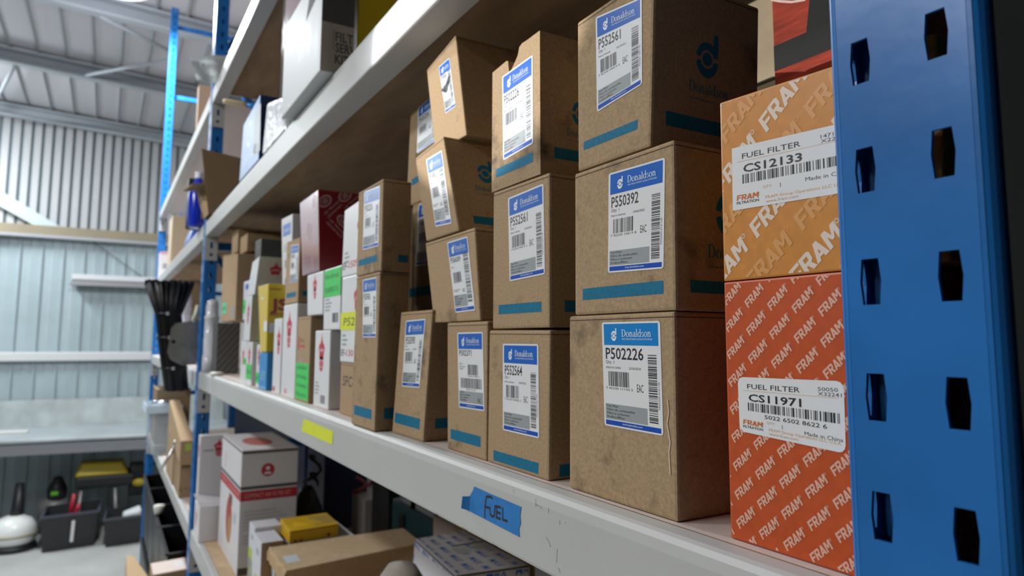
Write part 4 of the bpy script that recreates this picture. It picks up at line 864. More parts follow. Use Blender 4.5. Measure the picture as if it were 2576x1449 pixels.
mb = MB(); mb.hexa([(-2.737, -.012, Z2), (-2.605, -.012, Z2), (-2.605, -.008, Z2), (-2.737, -.008, Z2), (-2.737, -.044, 2.20), (-2.605, .008, 2.20), (-2.605, .012, 2.20), (-2.737, -.04, 2.20)], kraft(26, 0, 1.1)); build('front_panel', mb, t)
t = thing('blue_bottle', 'royal blue bottle with dark back at the start of the far bay shelf', 'bottle', (-2.97, -.005, Z2))
mb = MB(); mb.lathe((-2.97, -.012, Z2), [(.0005, 0), (.030, 0), (.034, .01), (.036, .06), (.036, .13), (.030, .165), (.016, .185), (.014, .20), (.0005, .201)], mat('royal_blue_plastic', (.008, .035, .52), .18, coat=.5), 28); build('body', mb, t)
mb = MB(); mb.hexa([(-3.05, -.045, Z2), (-3.00, -.050, Z2), (-3.00, .03, Z2), (-3.05, .03, Z2), (-3.05, -.045, 2.30), (-3.005, -.045, 2.30), (-3.005, .03, 2.30), (-3.05, .03, 2.30)], BLACK_P, .006); build('backing', mb, t)
mb = MB(); mb.lathe((-2.97, -.012, Z2 + .2), [(.014, 0), (.014, .025), (.0005, .026)], mat('white_cap', (0, 0, 0)), 18); build('cap', mb, t)
# bag and small boxes high up
V = []; F = []; nx, nz = 14, 10; R = random.Random(4)
for j in range(nz + 1):
    for i in range(nx + 1):
        a, b = i / nx, j / nz; yy = -.089 + .135 * a + .03 * (1 - b) * (1 - 2 * a) * .9; zz = 2.603 + (.078 + .040 * a) * b + .0
        V.append((-2.700 + .010 * math.sin(9 * a + 3 * b) * (1 - .3 * b) + .006 * math.sin(17 * b + 5 * a), yy, zz))
hole = {(3, 6), (3, 7), (4, 6), (4, 7)}
for j in range(nz):
    for i in range(nx):
        if (i, j) not in hole: k = j * (nx + 1) + i; F.append((k, k + 1, k + nx + 2, k + nx + 1))
mb = MB(); mb.add(V, F, BAGP, True); mb.add([(x - .012, y, z) for x, y, z in V], [f[::-1] for f in F], BAGP, True)
build('plastic_bag', mb, label='milky plastic bag with punched hole hanging at the top of the middle upright', cat='bag')
carton('storage_carton', B4(-3.36, -3.30, 2.602, 2.795), .001, .052, mat('peach_card', (.72, .50, .34), .6), 'upright peach carton on the top shelf of the far bay')
carton('storage_carton', B4(-4.75, -4.50, Z2, 2.385), .006, .10, mat('cream_card', (.66, .54, .38), .7), 'cream carton on the far bay shelf behind the blue bottle')
o = carton('storage_carton', B4(-5.66, -5.50, Z2, 2.275), .006, .105, WHITEBOX, 'white carton with pink edge at the far end by the far upright', extra=lambda fr, sd, tp: (sd.rect(.0005, .165, sd.w - .0005, .182, mat('pink_print', (.75, .30, .38), .5), 0), sd.rect(.02, .06, .05, .10, GREY_L, 0)))
mb = MB(); mb.hexa([(-3.75, .004, Z2), (-3.45, .004, Z2), (-3.45, .10, Z2), (-3.75, .10, Z2), (-3.70, .02, 2.17), (-3.52, .03, 2.20), (-3.50, .08, 2.17), (-3.70, .08, 2.19)], mat('blue_film', (.02, .10, .50), .3, coat=.3, bump=(20, .6, .02)), .02, 3)
build('blue_bag', mb, label='crumpled blue bag on the far bay shelf beside the bottle', cat='bag')

# ------------------------------------------------------------------ far bay, shelf at eye level and below
# bundle of black cable ties hanging on the middle upright
mb = MB(); R = random.Random(9); c0 = Vector((-2.93, -.075, 1.70))
BT1 = mat('black_nylon', (.010, .010, .012), .35)
for i in range(240):
    a = 2 * math.pi * R.random(); q = math.sqrt(R.random())
    top = Vector((-2.93 + .05 * q * math.cos(a), -.100 + .085 * q * math.sin(a), 1.858 + .012 * R.random()))
    m1 = Vector((-2.93 + .026 * q * math.cos(a), -.097 + .042 * q * math.sin(a), 1.74)); m2 = Vector((-2.93 + .030 * q * math.cos(a), -.074 + .042 * q * math.sin(a), 1.58))
    bt = Vector((-2.93 + .03 * q * math.cos(a), -.056 + .038 * q * math.sin(a), 1.462 - .01 * R.random()))
    mb.tube([top, m1, m2, bt], .0055, BT1, 5); mb.box(top.x - .005, top.x + .005, top.y - .004, top.y + .004, top.z - .004, top.z + .004, BT1)
ties = build('cable_ties', mb, None, (-2.93, -.07, 1.455), 'thick bundle of black cable ties hanging left of the middle upright', 'cable ties')
for z, yy, rr in ((1.745, -.097, .046), (1.655, -.086, .046), (1.54, -.068, .046)):
    mb = MB(); mb.lathe((-2.93, yy, z), [(rr + .002, -.003), (rr + .0035, 0), (rr + .002, .003)], BT1, 20); mb.box(-2.93 + rr - .002, -2.93 + rr + .006, yy - .012, yy - .002, z - .006, z + .006, mat('clear_strap', (.55, .57, .60), .25)); build('strap', mb, ties)
# steel plate on the upright
t = thing('steel_plate', 'grey steel plate with round hole fixed to the middle upright', 'bracket', (-2.85, -.05, 1.55))
pl = [(-.100, 1.602), (-.092, 1.690), (-.078, 1.708), (-.006, 1.722), (-.001, 1.715), (-.001, 1.556), (-.050, 1.552), (-.090, 1.575)]
mb = MB(); hc = (-.082, 1.640); hr = .007; n = len(pl); nh = 16
hp = [(hc[0] + hr * math.cos(2 * math.pi * i / nh), hc[1] + hr * math.sin(2 * math.pi * i / nh)) for i in range(nh)]
def ringfaces(x, rev):
    bm2 = bmesh.new(); vo = [bm2.verts.new((x, a, b)) for a, b in pl]; vi = [bm2.verts.new((x, a, b)) for a, b in hp]
    es = [bm2.edges.new((vo[i], vo[(i + 1) % n])) for i in range(n)] + [bm2.edges.new((vi[i], vi[(i + 1) % nh])) for i in range(nh)]
    bmesh.ops.triangle_fill(bm2, use_beauty=True, use_dissolve=False, edges=es); return bm2
PLT = mat('plate_steel', (.27, .27, .25), .4, .6, var=(20, .25))
mb.bm(ringfaces(-2.834, False), PLT); mb.bm(ringfaces(-2.840, True), PLT)
for L_, cc in ((pl, 1), (hp, -1)):
    k = len(L_); V = [(-2.834, a, b) for a, b in L_] + [(-2.840, a, b) for a, b in L_]; mb.add(V, [(i, (i + 1) % k, (i + 1) % k + k, i + k) for i in range(k)], PLT)
build('plate', mb, t)
mb = MB(); mb.tube([(-2.836, -.012, 1.712), (-2.836, -.020, 1.722), (-2.836, -.010, 1.745), (-2.836, -.006, 1.778)], [.006, .007, .009, .007], mat('pale_hook', (.75, .72, .55), .3), 10); build('hook', mb, t)
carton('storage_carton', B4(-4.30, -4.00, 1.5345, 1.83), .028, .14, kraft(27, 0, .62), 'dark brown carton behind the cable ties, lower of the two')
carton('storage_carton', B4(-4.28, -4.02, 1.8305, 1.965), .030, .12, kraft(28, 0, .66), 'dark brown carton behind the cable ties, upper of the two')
mb = MB(); mb.hexa([(-3.72, .004, 1.5345), (-3.58, .004, 1.5345), (-3.58, .06, 1.5345), (-3.72, .06, 1.5345), (-3.70, .02, 1.86), (-3.62, .02, 1.88), (-3.62, .05, 1.86), (-3.70, .05, 1.88)], mat('white_bag_film', (.62, .63, .70), .3, var=(30, .4), bump=(30, .6, .01)), .015, 3)
build('parts_bag', mb, label='pale plastic bag of parts right behind the cable ties', cat='bag')
# clear tub, long cartons
Z0 = .9758
t = thing('plastic_tub', 'clear plastic storage tub at the far end of the lower far shelf', 'tub', (-4.75, .03, Z0))
def open_box(mb, x0, x1, y0, y1, z0, z1, tp, th, m, rim=0.0):
    a, b = (x0 + tp, x1 - tp, y0 + tp, y1 - tp), (x0, x1, y0, y1)
    def rg(q, z): return [(q[0], q[2], z), (q[1], q[2], z), (q[1], q[3], z), (q[0], q[3], z)]
    inn = lambda q: (q[0] + th, q[1] - th, q[2] + th, q[3] - th)
    V = rg(a, z0) + rg(b, z1) + rg(inn(b), z1) + rg(inn(a), z0 + th); F = [(3, 2, 1, 0), (12, 13, 14, 15)]
    for s in (0, 4, 8):
        for i in range(4): F.append((s + i, s + (i + 1) % 4, s + 4 + (i + 1) % 4, s + 4 + i))
    mb.add(V, F, m)
    if rim:
        for q0, q1 in (((b[0] - rim, b[1] + rim, b[2] - rim, b[2] + .002), 0), ((b[0] - rim, b[1] + rim, b[3] - .002, b[3] + rim), 0), ((b[0] - rim, b[0] + .002, b[2] - rim, b[3] + rim), 0), ((b[1] - .002, b[1] + rim, b[2] - rim, b[3] + rim), 0)):
            mb.box(q0[0], q0[1], q0[2], q0[3], z1 - rim * 1.2, z1, m, rim * .2)
mb = MB(); open_box(mb, -4.98, -4.60, -.055, .105, Z0, 1.235, .018, .003, mat('tub_plastic', (.80, .87, .93), .15, spec=.6, alpha=.30)); build('body', mb, t)
mb = MB(); open_box(mb, -4.995, -4.585, -.070, .120, 1.215, 1.258, -.004, .006, mat('tub_rim', (.72, .85, .95), .2, alpha=.75)); build('rim', mb, t)
mb = MB(); mb.tube([(-4.66, -.04, 1.272), (-4.64, .07, 1.274)], .010, mat('chrome_tool', (.7, .7, .72), .2, .9), 8); build('spanner', mb, label='silver bar tool lying across the top of the clear tub', cat='tool')
mb = MB(); mb.tube([(-3.55, -.052, 1.055), (-3.55, .005, 1.165)], .0065, mat('chrome_tool', (0, 0, 0)), 8); mb.lathe((-3.55, .010, 1.175), [(.006, -.008), (.016, -.008), (.016, .008), (.006, .008), (.006, -.008)], mat('chrome_tool', (0, 0, 0)), 14, 'x')
build('spanner', mb, label='pale ring spanner leaning beside the long brown carton', cat='tool')
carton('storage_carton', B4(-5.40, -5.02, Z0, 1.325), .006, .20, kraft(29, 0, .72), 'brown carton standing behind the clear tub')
mb = MB(); mb.hexa([(-4.0, .004, 1.205), (-3.30, .002, 1.110), (-3.30, .055, 1.110), (-4.0, .052, 1.205), (-4.0, .004, 1.335), (-3.30, .002, 1.215), (-3.30, .055, 1.215), (-4.0, .052, 1.335)], kraft(30, 0, 1.12), .004)
o = build('storage_carton', mb, label='long pale brown carton sloping towards the middle upright above the white beam', cat='box')
mb = MB(); f = Face(mb, (-3.30, .01, 1.17), (-3.30, .05, 1.17), (-3.30, .05, 1.205), (-3.30, .01, 1.205)); f.rect(.012, .004, .036, .032, mat('lime_dot', (.45, .62, .10), .6), 0); build('sticker', mb, o)
carton('storage_carton', [(-4.0, 1.200), (-3.62, 1.145), (-3.62, Z0), (-4.0, Z0)], .004, .06, kraft(31, .3, 1.05), 'brown carton propping up the far end of the long sloping one')
carton('storage_carton', B4(-3.60, -3.45, Z0, 1.115), .008, .05, kraft(32, .3, .85), 'small brown carton under the near end of the long sloping one')
carton('storage_carton', B4(-3.42, -3.31, Z0, 1.105), .006, .045, kraft(33, .3, 1.0), 'narrow brown carton nearest the middle upright on the lower far shelf')
# black bins under the lower far shelf
BINM = mat('black_bin_plastic', (.007, .0075, .010), .38)
k = 0
NAMES = ('farthest', 'second farthest', 'third farthest', 'closest')
for i in range(4):
    for lv in (0, 1):
        x0 = -5.05 + .47 * i; z0 = (.40, FL + .01)[1 - lv]; hb = (.885, .385)[lv]
        mb = MB(); open_box(mb, x0, x0 + .45, -.035, .33, z0, z0 + hb, .012 if lv else .012, .006, BINM, .008)
        o = build('storage_bin', mb, None, (x0 + .225, .1, z0), '%s black open bin of the %s row under the far bay' % (NAMES[i], 'upper' if lv else 'floor'), 'bin', 'black bins stacked under the far bay')
        m2 = MB(); m2.box(x0 + .452, x0 + .462, -.03, .24, z0 + hb - .185, z0 + hb - .125, BINM, .003); build('handle', m2, o)
mb = MB(); mb.lathe((-3.90, -.024, .786), [(.0005, 0), (.018, 0), (.022, .015), (.025, .045), (.0005, .046)], mat('foam_white', (.66, .66, .58), .6), 22); build('foam_cup', mb, None, (-3.90, -.024, .786), 'off-white foam cup lying in the black bins', 'cup')
mb = MB(); mb.hexa([(-4.30, -.140, FL), (-3.86, -.148, FL), (-3.86, -.052, FL), (-4.30, -.085, FL), (-4.30, -.140, .50), (-3.86, -.148, .50), (-3.86, -.052, .50), (-4.30, -.108, .50)], kraft(34, 0, 1.15), .003)
build('floor_carton', mb, label='narrow tapering brown carton on the floor in front of the black bins', cat='box')
mb = MB(); mb.hexa([(-3.14, -.100, FL), (-2.98, -.100, FL), (-2.98, .02, FL), (-3.14, .03, FL), (-3.14, -.100, .770), (-2.98, -.100, .770), (-2.98, .02, .775), (-3.14, .03, .775)], kraft(35, 0, .8), .006)
f = Face(mb, (-3.14, -.100, .770), (-2.98, -.100, .770), (-2.98, .02, .775), (-3.14, .03, .775)); f.rect(.004, .004, f.w - .004, f.h - .004, mat('pinkish_card_top', (.70, .58, .52), .6), 0); f.rect(.05, .085, .10, .118, WHITE_P, 1)
build('floor_carton', mb, label='tall carton with pale top left of the middle upright', cat='box')

# ------------------------------------------------------------------ lowest near shelf
ZB = .9755
def ex(fr, sd, tp):
    fr.text('AMT SPARES', .10, .262, .014, RED_I, 0, rot=math.pi / 2, fit=.05); 
    for g, w in ((fr, fr.w), (sd, sd.w)): g.rect(.001, .208, w - .001, .236, mat('band_red', (.52, .02, .03), .4), 0); g.rect(.001, .240, w - .001, .249, STR, 0); g.text('COMPACT AIR FILTER SET', .012, .216, .012, mat('pink_lettering', (.72, .35, .35), .5), 1, bold=.01, fit=w - .03)
    sd.disc(.075, .292, .019, RED_I, 0, 22); sd.disc(.075, .297, .006, WHITE_I, 1, 10); sd.rect(.066, .280, .084, .286, WHITE_I, 1)
    for i in range(9): sd.rect(.012, .175 - .010 * i - (.008 if i > 5 else 0), .012 + .13 * (.7 + .3 * ((i * 7) % 5) / 5), .179 - .010 * i - (.008 if i > 5 else 0), mat('faint_grey_ink', (.52, .52, .53), .5), 0)
    fr.disc(.20, .12, .055, mat('picture_red', (.45, .05, .05), .4), 0, 22, 1.25); fr.disc(.215, .095, .030, mat('picture_ochre', (.50, .28, .08), .4), 1, 18, 1.4); fr.rect(.19, .17, .25, .20, mat('picture_dark', (.2, .06, .04), .4), 1); fr.rect(.29, .13, .32, .16, mat('picture_blue', (.4, .5, .6), .4), 1)
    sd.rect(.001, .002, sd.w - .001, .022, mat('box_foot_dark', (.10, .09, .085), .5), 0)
    tp.disc(tp.w * .55, tp.h * .45, .095, mat('faded_red_print', (.55, .20, .17), .5), 0, 26, .45)
o = carton('appliance_box', B4(-2.530, -2.150, ZB, 1.3285), .060, .162, WHITEBOX, 'white box with red band and round red mark on the lowest near shelf', extra=ex)
mb = MB(); mb.box(-2.528, -2.152, .0585, .0600, 1.322, 1.326, STR); mb.box(-2.1505, -2.149, .062, .220, 1.318, 1.3245, STR); build('lid_seam', mb, o)
def ex(fr, sd, tp):
    blossom(fr, .03, .18, .014); blossom(sd, .062, .185, .016); sd.rect(.012, .170, .045, .176, GREY_L, 0); sd.rect(.05, .166, .085, .172, mat('pale_red_ink2', (.70, .35, .40), .5), 0)
carton('filter_carton', B4(-2.690, -2.640, ZB + .115, 1.3150), .004, .095, WHITEBOX, 'tall white carton upright by the middle post, lowest near shelf', group='white cartons on the lowest near shelf', extra=ex)
def ex(fr, sd, tp): blossom(fr, .055, .070, .016)
o = carton('filter_carton', B4(-2.695, -2.560, ZB, 1.0900), .003, .10, WHITEBOX, 'short white carton with lifted flap beneath the tall white one', group='white cartons on the lowest near shelf', extra=ex)
mb = MB(); mb.hexa([(-2.635, .004, 1.0905), (-2.560, .004, 1.0905), (-2.560, .100, 1.0905), (-2.635, .100, 1.0905), (-2.635, -.010, 1.1225), (-2.570, -.005, 1.108), (-2.570, .085, 1.093), (-2.635, .085, 1.100)], WHITEBOX); build('flap', mb, o)
GRNB = mat('lime_print', (.42, .58, .06), .5); GPH = mat('grey_photo_print', (.30, .31, .30), .4, var=(40, .5))
def ex(fr, sd, tp):
    fr.rect(.001, .001, fr.w - .001, .085, GPH, 0); fr.rect(.001, .085, .055, .112, GRNB, 0); fr.rect(.035, .138, .060, .150, GREY_L, 0); fr.rect(.03, .05, .045, .065, GRNB, 1)
carton('tool_box', B4(-2.050, -1.973, ZB, 1.1500), .071, .070, mat('cool_white_card', (.66, .67, .73), .45), 'white and grey carton with lime patch, rear one of the pair', group='white and lime cartons', extra=ex)
def ex(fr, sd, tp):
    fr.rect(.001, .001, fr.w - .001, .050, GPH, 0); fr.rect(.040, .045, .105, .072, GRNB, 0); fr.rect(.05, .125, .085, .140, GREY_L, 0); sd.rect(.0005, .0005, sd.w - .0005, sd.h - .0005, kraft(0, 0, .95), 0)
carton('tool_box', B4(-1.970, -1.858, ZB, 1.1400), .067, .055, mat('cool_white_card', (0, 0, 0)), 'white and grey carton with lime patch, front one beside the long carton', group='white and lime cartons', extra=ex)
# long tan carton running into the shelf
TANL = mat('tan_card_light', (.55, .41, .25), .75, var=(50, .08))
mb = MB(); mb.hexa([(-1.848, .100, ZB), (-1.690, .090, ZB), (-1.695, .44, ZB), (-1.850, .45, ZB), (-1.850, .088, 1.1300), (-1.645, .080, 1.1300), (-1.697, .435, 1.1300), (-1.852, .445, 1.1300)], TANL, .003)
f = Face(mb, (-1.850, .088, 1.13), (-1.645, .080, 1.13), (-1.697, .435, 1.13), (-1.852, .445, 1.13)); f.rect(.085, .012, .135, .045, mat('pale_blue_sticker', (.58, .66, .70), .5), 0)
o = build('storage_carton', mb, label='long tan carton with pale sticker running deep into the lowest near shelf', cat='box')
mb = MB(); R = random.Random(2); pts = [(-1.850 + .205 * i / 12, .0835 - .004 * R.random() - .008 * i / 12 * .6, 1.1300 - .012 * R.random()) for i in range(13)]
for a, b in zip(pts[:-1], pts[1:]): mb.add([a, b, (b[0], b[1] + .006, 1.1312), (a[0], a[1] + .006, 1.1312), (a[0], a[1], 1.10), (b[0], b[1], 1.10)], [(0, 1, 2, 3), (4, 5, 1, 0)], kraft(0, 0, 1.25))
build('torn_flap', mb, o)
mb = MB(); mb.box(-1.815, -1.785, .0865, .0895, ZB + .01, 1.115, mat('clear_tape', (.55, .60, .64), .2)); build('packing_tape', mb, o)
carton('storage_carton', B4(-2.040, -1.868, ZB, 1.1250), .150, .16, mat('pale_grey_card', (.50, .52, .52), .6), 'pale grey carton hidden under the flat yellow box')
mb = MB(); YB = mat('amber_card', (.60, .36, .012), .5, var=(25, .08))
mb.hexa([(-1.998, .140, 1.1255), (-1.868, .138, 1.1255), (-1.872, .268, 1.1255), (-1.998, .270, 1.1255), (-1.998, .142, 1.1600), (-1.868, .138, 1.1570), (-1.872, .268, 1.1590), (-1.998, .270, 1.1610)], YB, .0025)
f = Face(mb, (-1.998, .142, 1.1600), (-1.868, .138, 1.1570), (-1.872, .268, 1.1590), (-1.998, .270, 1.1610)); f.rect(.055, .02, .095, .055, mat('yellow_sticker', (.78, .50, .01), .4), 0); f.rect(.02, .07, .11, .125, mat('grey_yellow_print', (.38, .26, .06), .5), 0)
f2 = Face(mb, (-1.868, .138, 1.1255), (-1.872, .268, 1.1255), (-1.872, .268, 1.1590), (-1.868, .138, 1.1570)); f2.rect(.012, .003, .020, .007, INK, 0); f2.rect(.026, .003, .034, .007, INK, 0); f2.rect(.10, .004, .106, .013, INK, 0); f2.rect(.0, .0285, .13, .0305, mat('amber_dark_line', (.20, .12, .01), .6), 0)  # small black marks and a darker amber line below the top edge
build('tool_box', mb, label='flat yellow box lying above the long tan carton', cat='box')
# box printed all over with blue words
MXW = mat('blue_white_print_card', (.62, .62, .66), .5)
MXB = mat('blue_print', (.015, .14, .55), .5)
mb = MB(); mb.hexa([(-1.338, .245, ZB), (-1.098, .232, ZB), (-1.085, .38, ZB), (-1.345, .38, ZB), (-1.338, .262, 1.2500), (-1.100, .238, 1.2500), (-1.084, .380, 1.2500), (-1.345, .376, 1.2500)], MXW, .004)
def maxes(f, rot, size, du, dv, bx):
    c, s = math.cos(rot), math.sin(rot)
    for r in range(-8, 14):
        for k in range(-6, 10):
            a = k * du + (r % 2) * du * .5; b = r * dv; u, v = a * c - b * s, a * s + b * c
            if -.06 < u < f.w + .02 and -.06 < v < f.h + .04: f.text('MAX', u, v, size, MXB, 0, bold=.012, rot=rot, shear=.2, box=bx)
tf = Face(mb, (-1.338, .262, 1.25), (-1.100, .238, 1.25), (-1.084, .380, 1.25), (-1.345, .376, 1.25)); maxes(tf, 0, .0135, .056, .0260, (.006, .006, tf.w - .006, tf.h - .006))
for q in (((-1.338, .245, ZB), (-1.098, .232, ZB), (-1.100, .238, 1.25), (-1.338, .262, 1.25)), ((-1.098, .232, ZB), (-1.085, .38, ZB), (-1.084, .38, 1.25), (-1.100, .238, 1.25))):
    f = Face(mb, *q); maxes(f, 0, .0135, .058, .0260, (.004, .004, f.w - .004, f.h - .006)); f.rect(.002, f.h - .004, f.w - .002, f.h - .001, DARK_E, 1)
tf.rect(.085, .055, .095, .125, mat('grey_print', (.16, .16, .16), .5), 2); tf.rect(.105, .085, .135, .120, mat('pale_grey_print', (.44, .44, .44), .5), 2); tf.rect(.105, .045, .14, .075, mat('pale_grey_print', (0, 0, 0)), 2)
build('parts_box', mb, label='white box printed all over with blue words on the lowest near shelf', cat='box')
mb = MB(); mb.lathe((-1.160, .165, ZB), [(.0005, 0), (.050, 0), (.064, .06), (.068, .19), (.054, .255), (.03, .285), (.0005, .292)], mat('grey_cloth', (.36, .32, .28), .9, var=(15, .12), bump=(40, .5, .004)), 26, 'z', 1.0, .8)
build('cloth_sack', mb, None, (-1.160, .165, ZB), 'plump grey-brown sack beside the blue-printed white box', 'sack')
# things in the dark at the back
t = thing('battery_charger', 'black charger with looped cable at the back of the lowest near shelf', 'charger', (-2.46, .33, ZB))
mb = MB(); mb.lathe((-2.46, .33, ZB), [(.0005, 0), (.055, 0), (.062, .04), (.052, .10), (.030, .15), (.018, .17), (.0005, .172)], BLACK_P, 24); build('body', mb, t)
mb = MB(); mb.tube([(-2.46 + .055 * math.sin(i * .5), .345 + .02 * math.cos(i * .9), ZB + .17 + .035 * math.sin(i * .45) + .004 * i) for i in range(22)], .006, BLACK_P, 8); build('cable', mb, t)
mb = MB(); mb.tube([(-2.36 + .20 * i / 14, .47 + .03 * math.sin(i), ZB + .205 - .04 * math.sin(i * .42)) for i in range(15)], .006, mat('dusky_pink_cable', (.32, .06, .09), .5), 8)
build('power_cord', mb, label='dusky pink cord looped at the back of the lowest near shelf', cat='cord')
carton('storage_box', B4(-2.33, -2.20, ZB, 1.135), .45, .10, mat('mid_grey_box', (.30, .29, .29), .6), 'plain grey box behind the black charger')
t = thing('tool_case', 'dark teal tool case at the back behind the long tan carton', 'case', (-1.72, .52, ZB))
mb = MB(); mb.box(-2.02, -1.52, .47, .565, ZB, 1.180, mat('dark_teal_plastic', (.008, .045, .055), .45), .018, 3); build('body', mb, t)
mb = MB(); mb.tube([(-1.86, .475, 1.178), (-1.86, .475, 1.205), (-1.70, .475, 1.205), (-1.70, .475, 1.178)], .008, BLACK_P, 8); build('handle', mb, t)
mb = MB()
for x in (-1.92, -1.64): mb.box(x - .018, x + .018, .462, .472, 1.10, 1.15, BLACK_P, .003)
build('latch', mb, t)
mb = MB(); mb.box(-2.05, -1.78, .46, .466, 1.07, 1.075, BLACK_P); t2 = carton('storage_box', B4(-2.19, -2.04, ZB, 1.20), .47, .09, mat('black_box_card', (.015, .015, .016), .5), 'matt black box between the grey box and the teal case')
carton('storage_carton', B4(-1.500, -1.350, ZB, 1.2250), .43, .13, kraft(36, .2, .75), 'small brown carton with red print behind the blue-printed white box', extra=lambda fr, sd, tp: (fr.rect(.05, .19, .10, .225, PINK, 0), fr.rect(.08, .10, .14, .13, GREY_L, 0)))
mb = MB(); mb.hexa([(-1.665, .452, ZB), (-1.515, .452, ZB), (-1.515, .462, ZB), (-1.665, .462, ZB), (-1.655, .445, 1.205), (-1.53, .445, 1.205), (-1.53, .455, 1.205), (-1.655, .455, 1.205)], mat('dusty_card', (.33, .27, .25), .7), .004); build('card_sheet', mb, label='dusty card sheet with rounded top in front of the teal case', cat='card')
mb = MB(); mb.box(-2.74, -2.50, .40, .56, ZB, 1.30, mat('dark_navy_box', (.01, .02, .08), .5), .004); f = Face(mb, (-2.74, .40, ZB), (-2.50, .40, ZB), (-2.50, .40, 1.30), (-2.74, .40, 1.30)); f.rect(.03, .27, .16, .285, mat('mustard_print', (.35, .30, .02), .5), 0)
build('storage_box', mb, label='dark navy box at the back behind the white and red box', cat='box')

mb = MB(); mb.box(-4.60, -2.86, .42, .54, Z0, 1.47, mat('dark_navy_box', (0, 0, 0)), .004); f = Face(mb, (-4.60, .42, Z0), (-2.86, .42, Z0), (-2.86, .42, 1.47), (-4.60, .42, 1.47)); f.rect(.30, .36, 1.2, .39, mat('mustard_print', (0, 0, 0)), 0)  # dark filler added so the gap at the back stays dark
build('storage_box', mb, label='added dark navy filler along the back of the lower far shelf', cat='box')
# ------------------------------------------------------------------ bench and things along the end wall
XF[:] = [1.3, .09, FL]  # bench and floor things enlarged about the camera position like the end wall
t = thing('workbench', 'long grey steel workbench along the end wall', 'workbench', (-7.1, -1.3, 0))
fx = lambda y: -6.558 + .127 * (y - .015) if y < .015 else -6.558
mb = MB(); mb.hexa([(-7.66, -3.8, .825), (fx(-3.8), -3.8, .825), (fx(.78), .78, .825), (-7.66, .78, .825), (-7.66, -3.8, .852), (fx(-3.8), -3.8, .852), (fx(.78), .78, .852), (-7.66, .78, .852)], ZINC, .006)
build('bench_top', mb, t)
mb = MB(); mb.hexa([(fx(-3.8) - .05, -3.8, .725), (fx(-3.8) - .01, -3.8, .725), (fx(.78) - .01, .78, .725), (fx(.78) - .05, .78, .725), (fx(-3.8) - .05, -3.8, .808), (fx(-3.8) - .01, -3.8, .808), (fx(.78) - .01, .78, .808), (fx(.78) - .05, .78, .808)], mat('apron_grey', (.24, .25, .27), .45, .3), .004); build('apron', mb, t)
mb = MB(); mb.hexa([(-7.66, -3.8, .852), (-7.62, -3.8, .852), (-7.62, .78, .852), (-7.66, .78, .852), (-7.675, -3.8, 1.09), (-7.665, -3.8, 1.09), (-7.665, .78, 1.09), (-7.675, .78, 1.09)], mat('back_plate_zinc', (.42, .47, .47), .5, .3, var=(5, .2)), .002); build('back_plate', mb, t)
for y in (-3.6, -1.9, .70):
    for x in (fx(y) - .08, -7.58):
        mb = MB(); mb.box(x - .03, x + .03, y - .03, y + .03, 0, .825, GALV, .004); build('leg', mb, t)
mb = MB(); mb.hexa([(-7.28, -1.6, .8525), (-7.20, -1.6, .8525), (-7.16, -.82, .8525), (-7.24, -.82, .8525), (-7.28, -1.6, .875), (-7.20, -1.6, .875), (-7.16, -.82, .872), (-7.24, -.82, .872)], mat('white_batten_paint', (.78, .78, .74), .5), .004); build('batten', mb, label='white batten lying on the workbench at the left picture edge', cat='batten')
def floor_bin(p0, p1, h, dep, label):
    (xa, ya), (xb, yb) = p0, p1; t = .012
    mb = MB(); a = [(xa, ya, 0), (xb, yb, 0), (xb - dep, yb + .02, 0), (xa - dep, ya + .02, 0)]; q = [(xa + .03, ya - .025, h), (xb + .03, yb + .025, h), (xb - dep - .03, yb + .045, h), (xa - dep - .03, ya - .005, h)]
    cx = sum(p[0] for p in q) / 4; cy = sum(p[1] for p in q) / 4; sh = lambda p, z, k=.93: (cx + (p[0] - cx) * k, cy + (p[1] - cy) * k, z)
    V = a + q + [sh(p, h) for p in q] + [sh(p, .02, .95) for p in a]; F = [(3, 2, 1, 0), (12, 13, 14, 15)]
    for s in (0, 4, 8):
        for i in range(4): F.append((s + i, s + (i + 1) % 4, s + 4 + (i + 1) % 4, s + 4 + i))
    mb.add(V, F, mat('charcoal_bin_plastic', (.022, .023, .027), .5)); o = build('floor_bin', mb, None, ((xa + xb) / 2 - dep / 2, (ya + yb) / 2, 0), label, 'bin')
    m2 = MB(); cr = [sh(p, h + .004, 1.03) for p in q]; cr2 = [sh(p, h - .014, 1.03) for p in q]; ci = [sh(p, h + .004, .92) for p in q]
    m2.add(cr + cr2 + ci, [(i, (i + 1) % 4, (i + 1) % 4 + 4, i + 4)[::-1] for i in range(4)] + [(i, (i + 1) % 4, (i + 1) % 4 + 8, i + 8) for i in range(4)], mat('bin_rim_grey', (.07, .075, .10), .35)); build('rim', m2, o); return o
o = floor_bin((-6.565, -.630), (-6.610, -.290), .275, .34, 'charcoal bin with white strip on its front under the bench')
mb = MB(); mb.hexa([(-6.556, -.452, .06), (-6.558, -.430, .06), (-6.562, -.430, .06), (-6.562, -.452, .06), (-6.532, -.446, .225), (-6.534, -.424, .225), (-6.545, -.424, .225), (-6.545, -.446, .225)], mat('white_tape', (.75, .76, .78), .4), .002); build('white_strip', mb, o)
floor_bin((-6.490, -.207), (-6.512, .030), .225, .30, 'smaller charcoal bin holding white paper right of the other bin')
for i, (a, b) in enumerate((((-6.70, -.47, .20), (-6.70, -.445, .40)), ((-6.66, -.44, .22), (-6.64, -.405, .33)))):
    mb = MB(); mb.tube([a, tuple((p + q) / 2 for p, q in zip(a, b)), b], [.012, .016, .013], mat('red_handle_grip', (.42, .012, .035), .35), 10)
    build('pliers', mb, label=('taller', 'shorter')[i] + ' red-handled pliers sticking out of the charcoal bin', cat='tool', group='red-handled pliers')
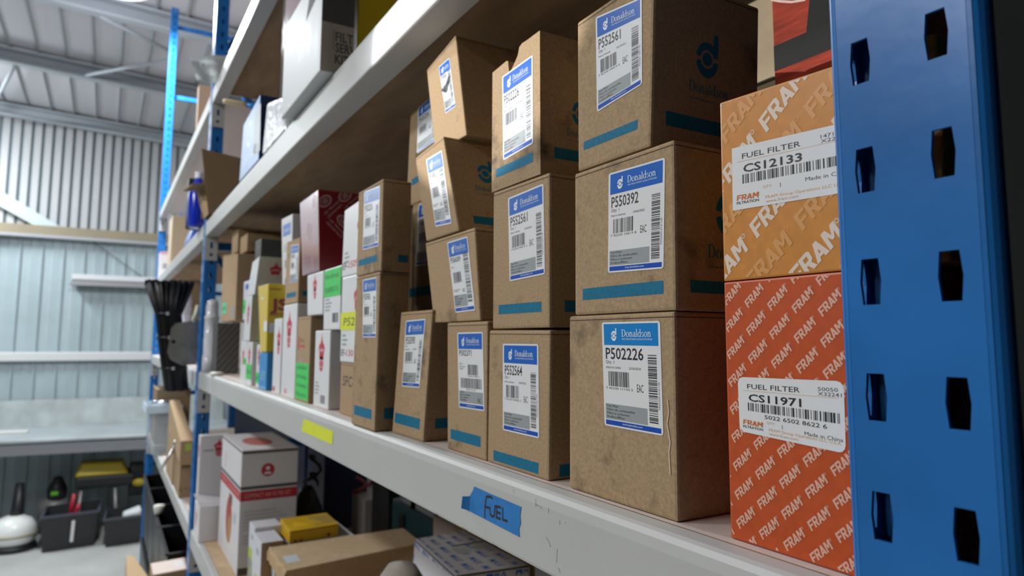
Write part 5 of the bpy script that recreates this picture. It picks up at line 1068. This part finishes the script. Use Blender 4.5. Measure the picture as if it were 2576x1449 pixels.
mb = MB(); mb.hexa([(-6.62, -.10, .16), (-6.50, -.10, .16), (-6.50, .03, .16), (-6.62, .03, .16), (-6.64, -.10, .235), (-6.505, -.09, .245), (-6.51, .035, .27), (-6.64, .03, .28)], mat('white_paper_wad', (.72, .76, .78), .6, bump=(25, .8, .02)), .02, 3); build('paper_wad', mb, label='white crumpled paper in the smaller charcoal bin', cat='paper')
t = thing('work_light', 'white round domed lamp on a dark ring on the floor at the left', 'lamp', (-6.80, -.84, 0))
mb = MB(); mb.lathe((-6.80, -.84, 0), [(.05, 0), (.155, .0), (.165, .02), (.155, .045), (.12, .05)], BLACK_P, 32); build('base_ring', mb, t)
mb = MB(); mb.lathe((-6.80, -.84, .035), [(.115, 0), (.148, .03), (.160, .085), (.152, .145), (.118, .195), (.060, .222), (.0005, .227)], mat('white_dome', (.82, .84, .82), .3, var=(4, .03)), 32); build('dome', mb, t)
mb = MB(); mb.lathe((-6.80, -.84, .035), [(.161, .078), (.166, .082), (.166, .092), (.161, .096)], mat('tan_band', (.42, .38, .26), .4), 32); build('band', mb, t)
mb = MB(); mb.tube([(-6.81, -.83, .245), (-6.82, -.825, .30), (-6.83, -.82, .50)], [.045, .042, .030], BLACK_P, 14); build('pole', mb, t)
t = thing('pump', 'grey pump unit with dark top behind the white domed lamp', 'pump', (-7.0, -.62, 0))
mb = MB(); mb.lathe((-7.12, -.60, .22), [(.0005, -.10), (.085, -.10), (.095, 0), (.085, .10), (.0005, .10)], mat('pump_grey', (.22, .22, .21), .5, .3), 22, 'y'); mb.box(-7.16, -7.08, -.66, -.50, 0, .14, GALV, .01); build('body', mb, t)
mb = MB(); mb.lathe((-7.12, -.58, .30), [(.07, 0), (.075, .08), (.03, .18), (.0005, .19)], BLACK_P, 18); mb.box(-7.055, -7.045, -.62, -.57, .34, .37, mat('green_tag', (.15, .55, .03), .4)); build('head', mb, t)
t = thing('saw_bench', 'yellow and black machine on grey legs under the bench', 'machine', (-7.0, -.25, 0))
mb = MB(); mb.hexa([(-7.18, -.46, .50), (-6.86, -.46, .50), (-6.86, -.06, .50), (-7.18, -.06, .50), (-7.12, -.42, .61), (-6.90, -.40, .61), (-6.90, -.12, .60), (-7.12, -.10, .60)], mat('yellow_machine', (.40, .30, .01), .45), .02, 3); build('housing', mb, t)
mb = MB(); mb.box(-7.20, -6.86, -.45, -.02, .40, .50, BLACK_P, .02, 2); mb.box(-7.15, -6.90, -.05, .06, .30, .56, BLACK_P, .02, 2); build('motor', mb, t)
mb = MB(); mb.lathe((-6.865, .02, .42), [(.0005, .03), (.03, .03), (.035, 0), (.0005, 0)], mat('yellow_machine', (0, 0, 0)), 16, 'x', 1.6, 1.0); build('knob', mb, t)
for y in (-.40, -.16):
    for x in (-7.12, -6.90):
        mb = MB(); mb.tube([(x, y, .42), (x + (.06 if x > -7 else -.04), y + (.03 if y > -.3 else -.03), 0)], .014, mat('leg_grey', (.34, .33, .32), .4, .3), 8); build('leg', mb, t)
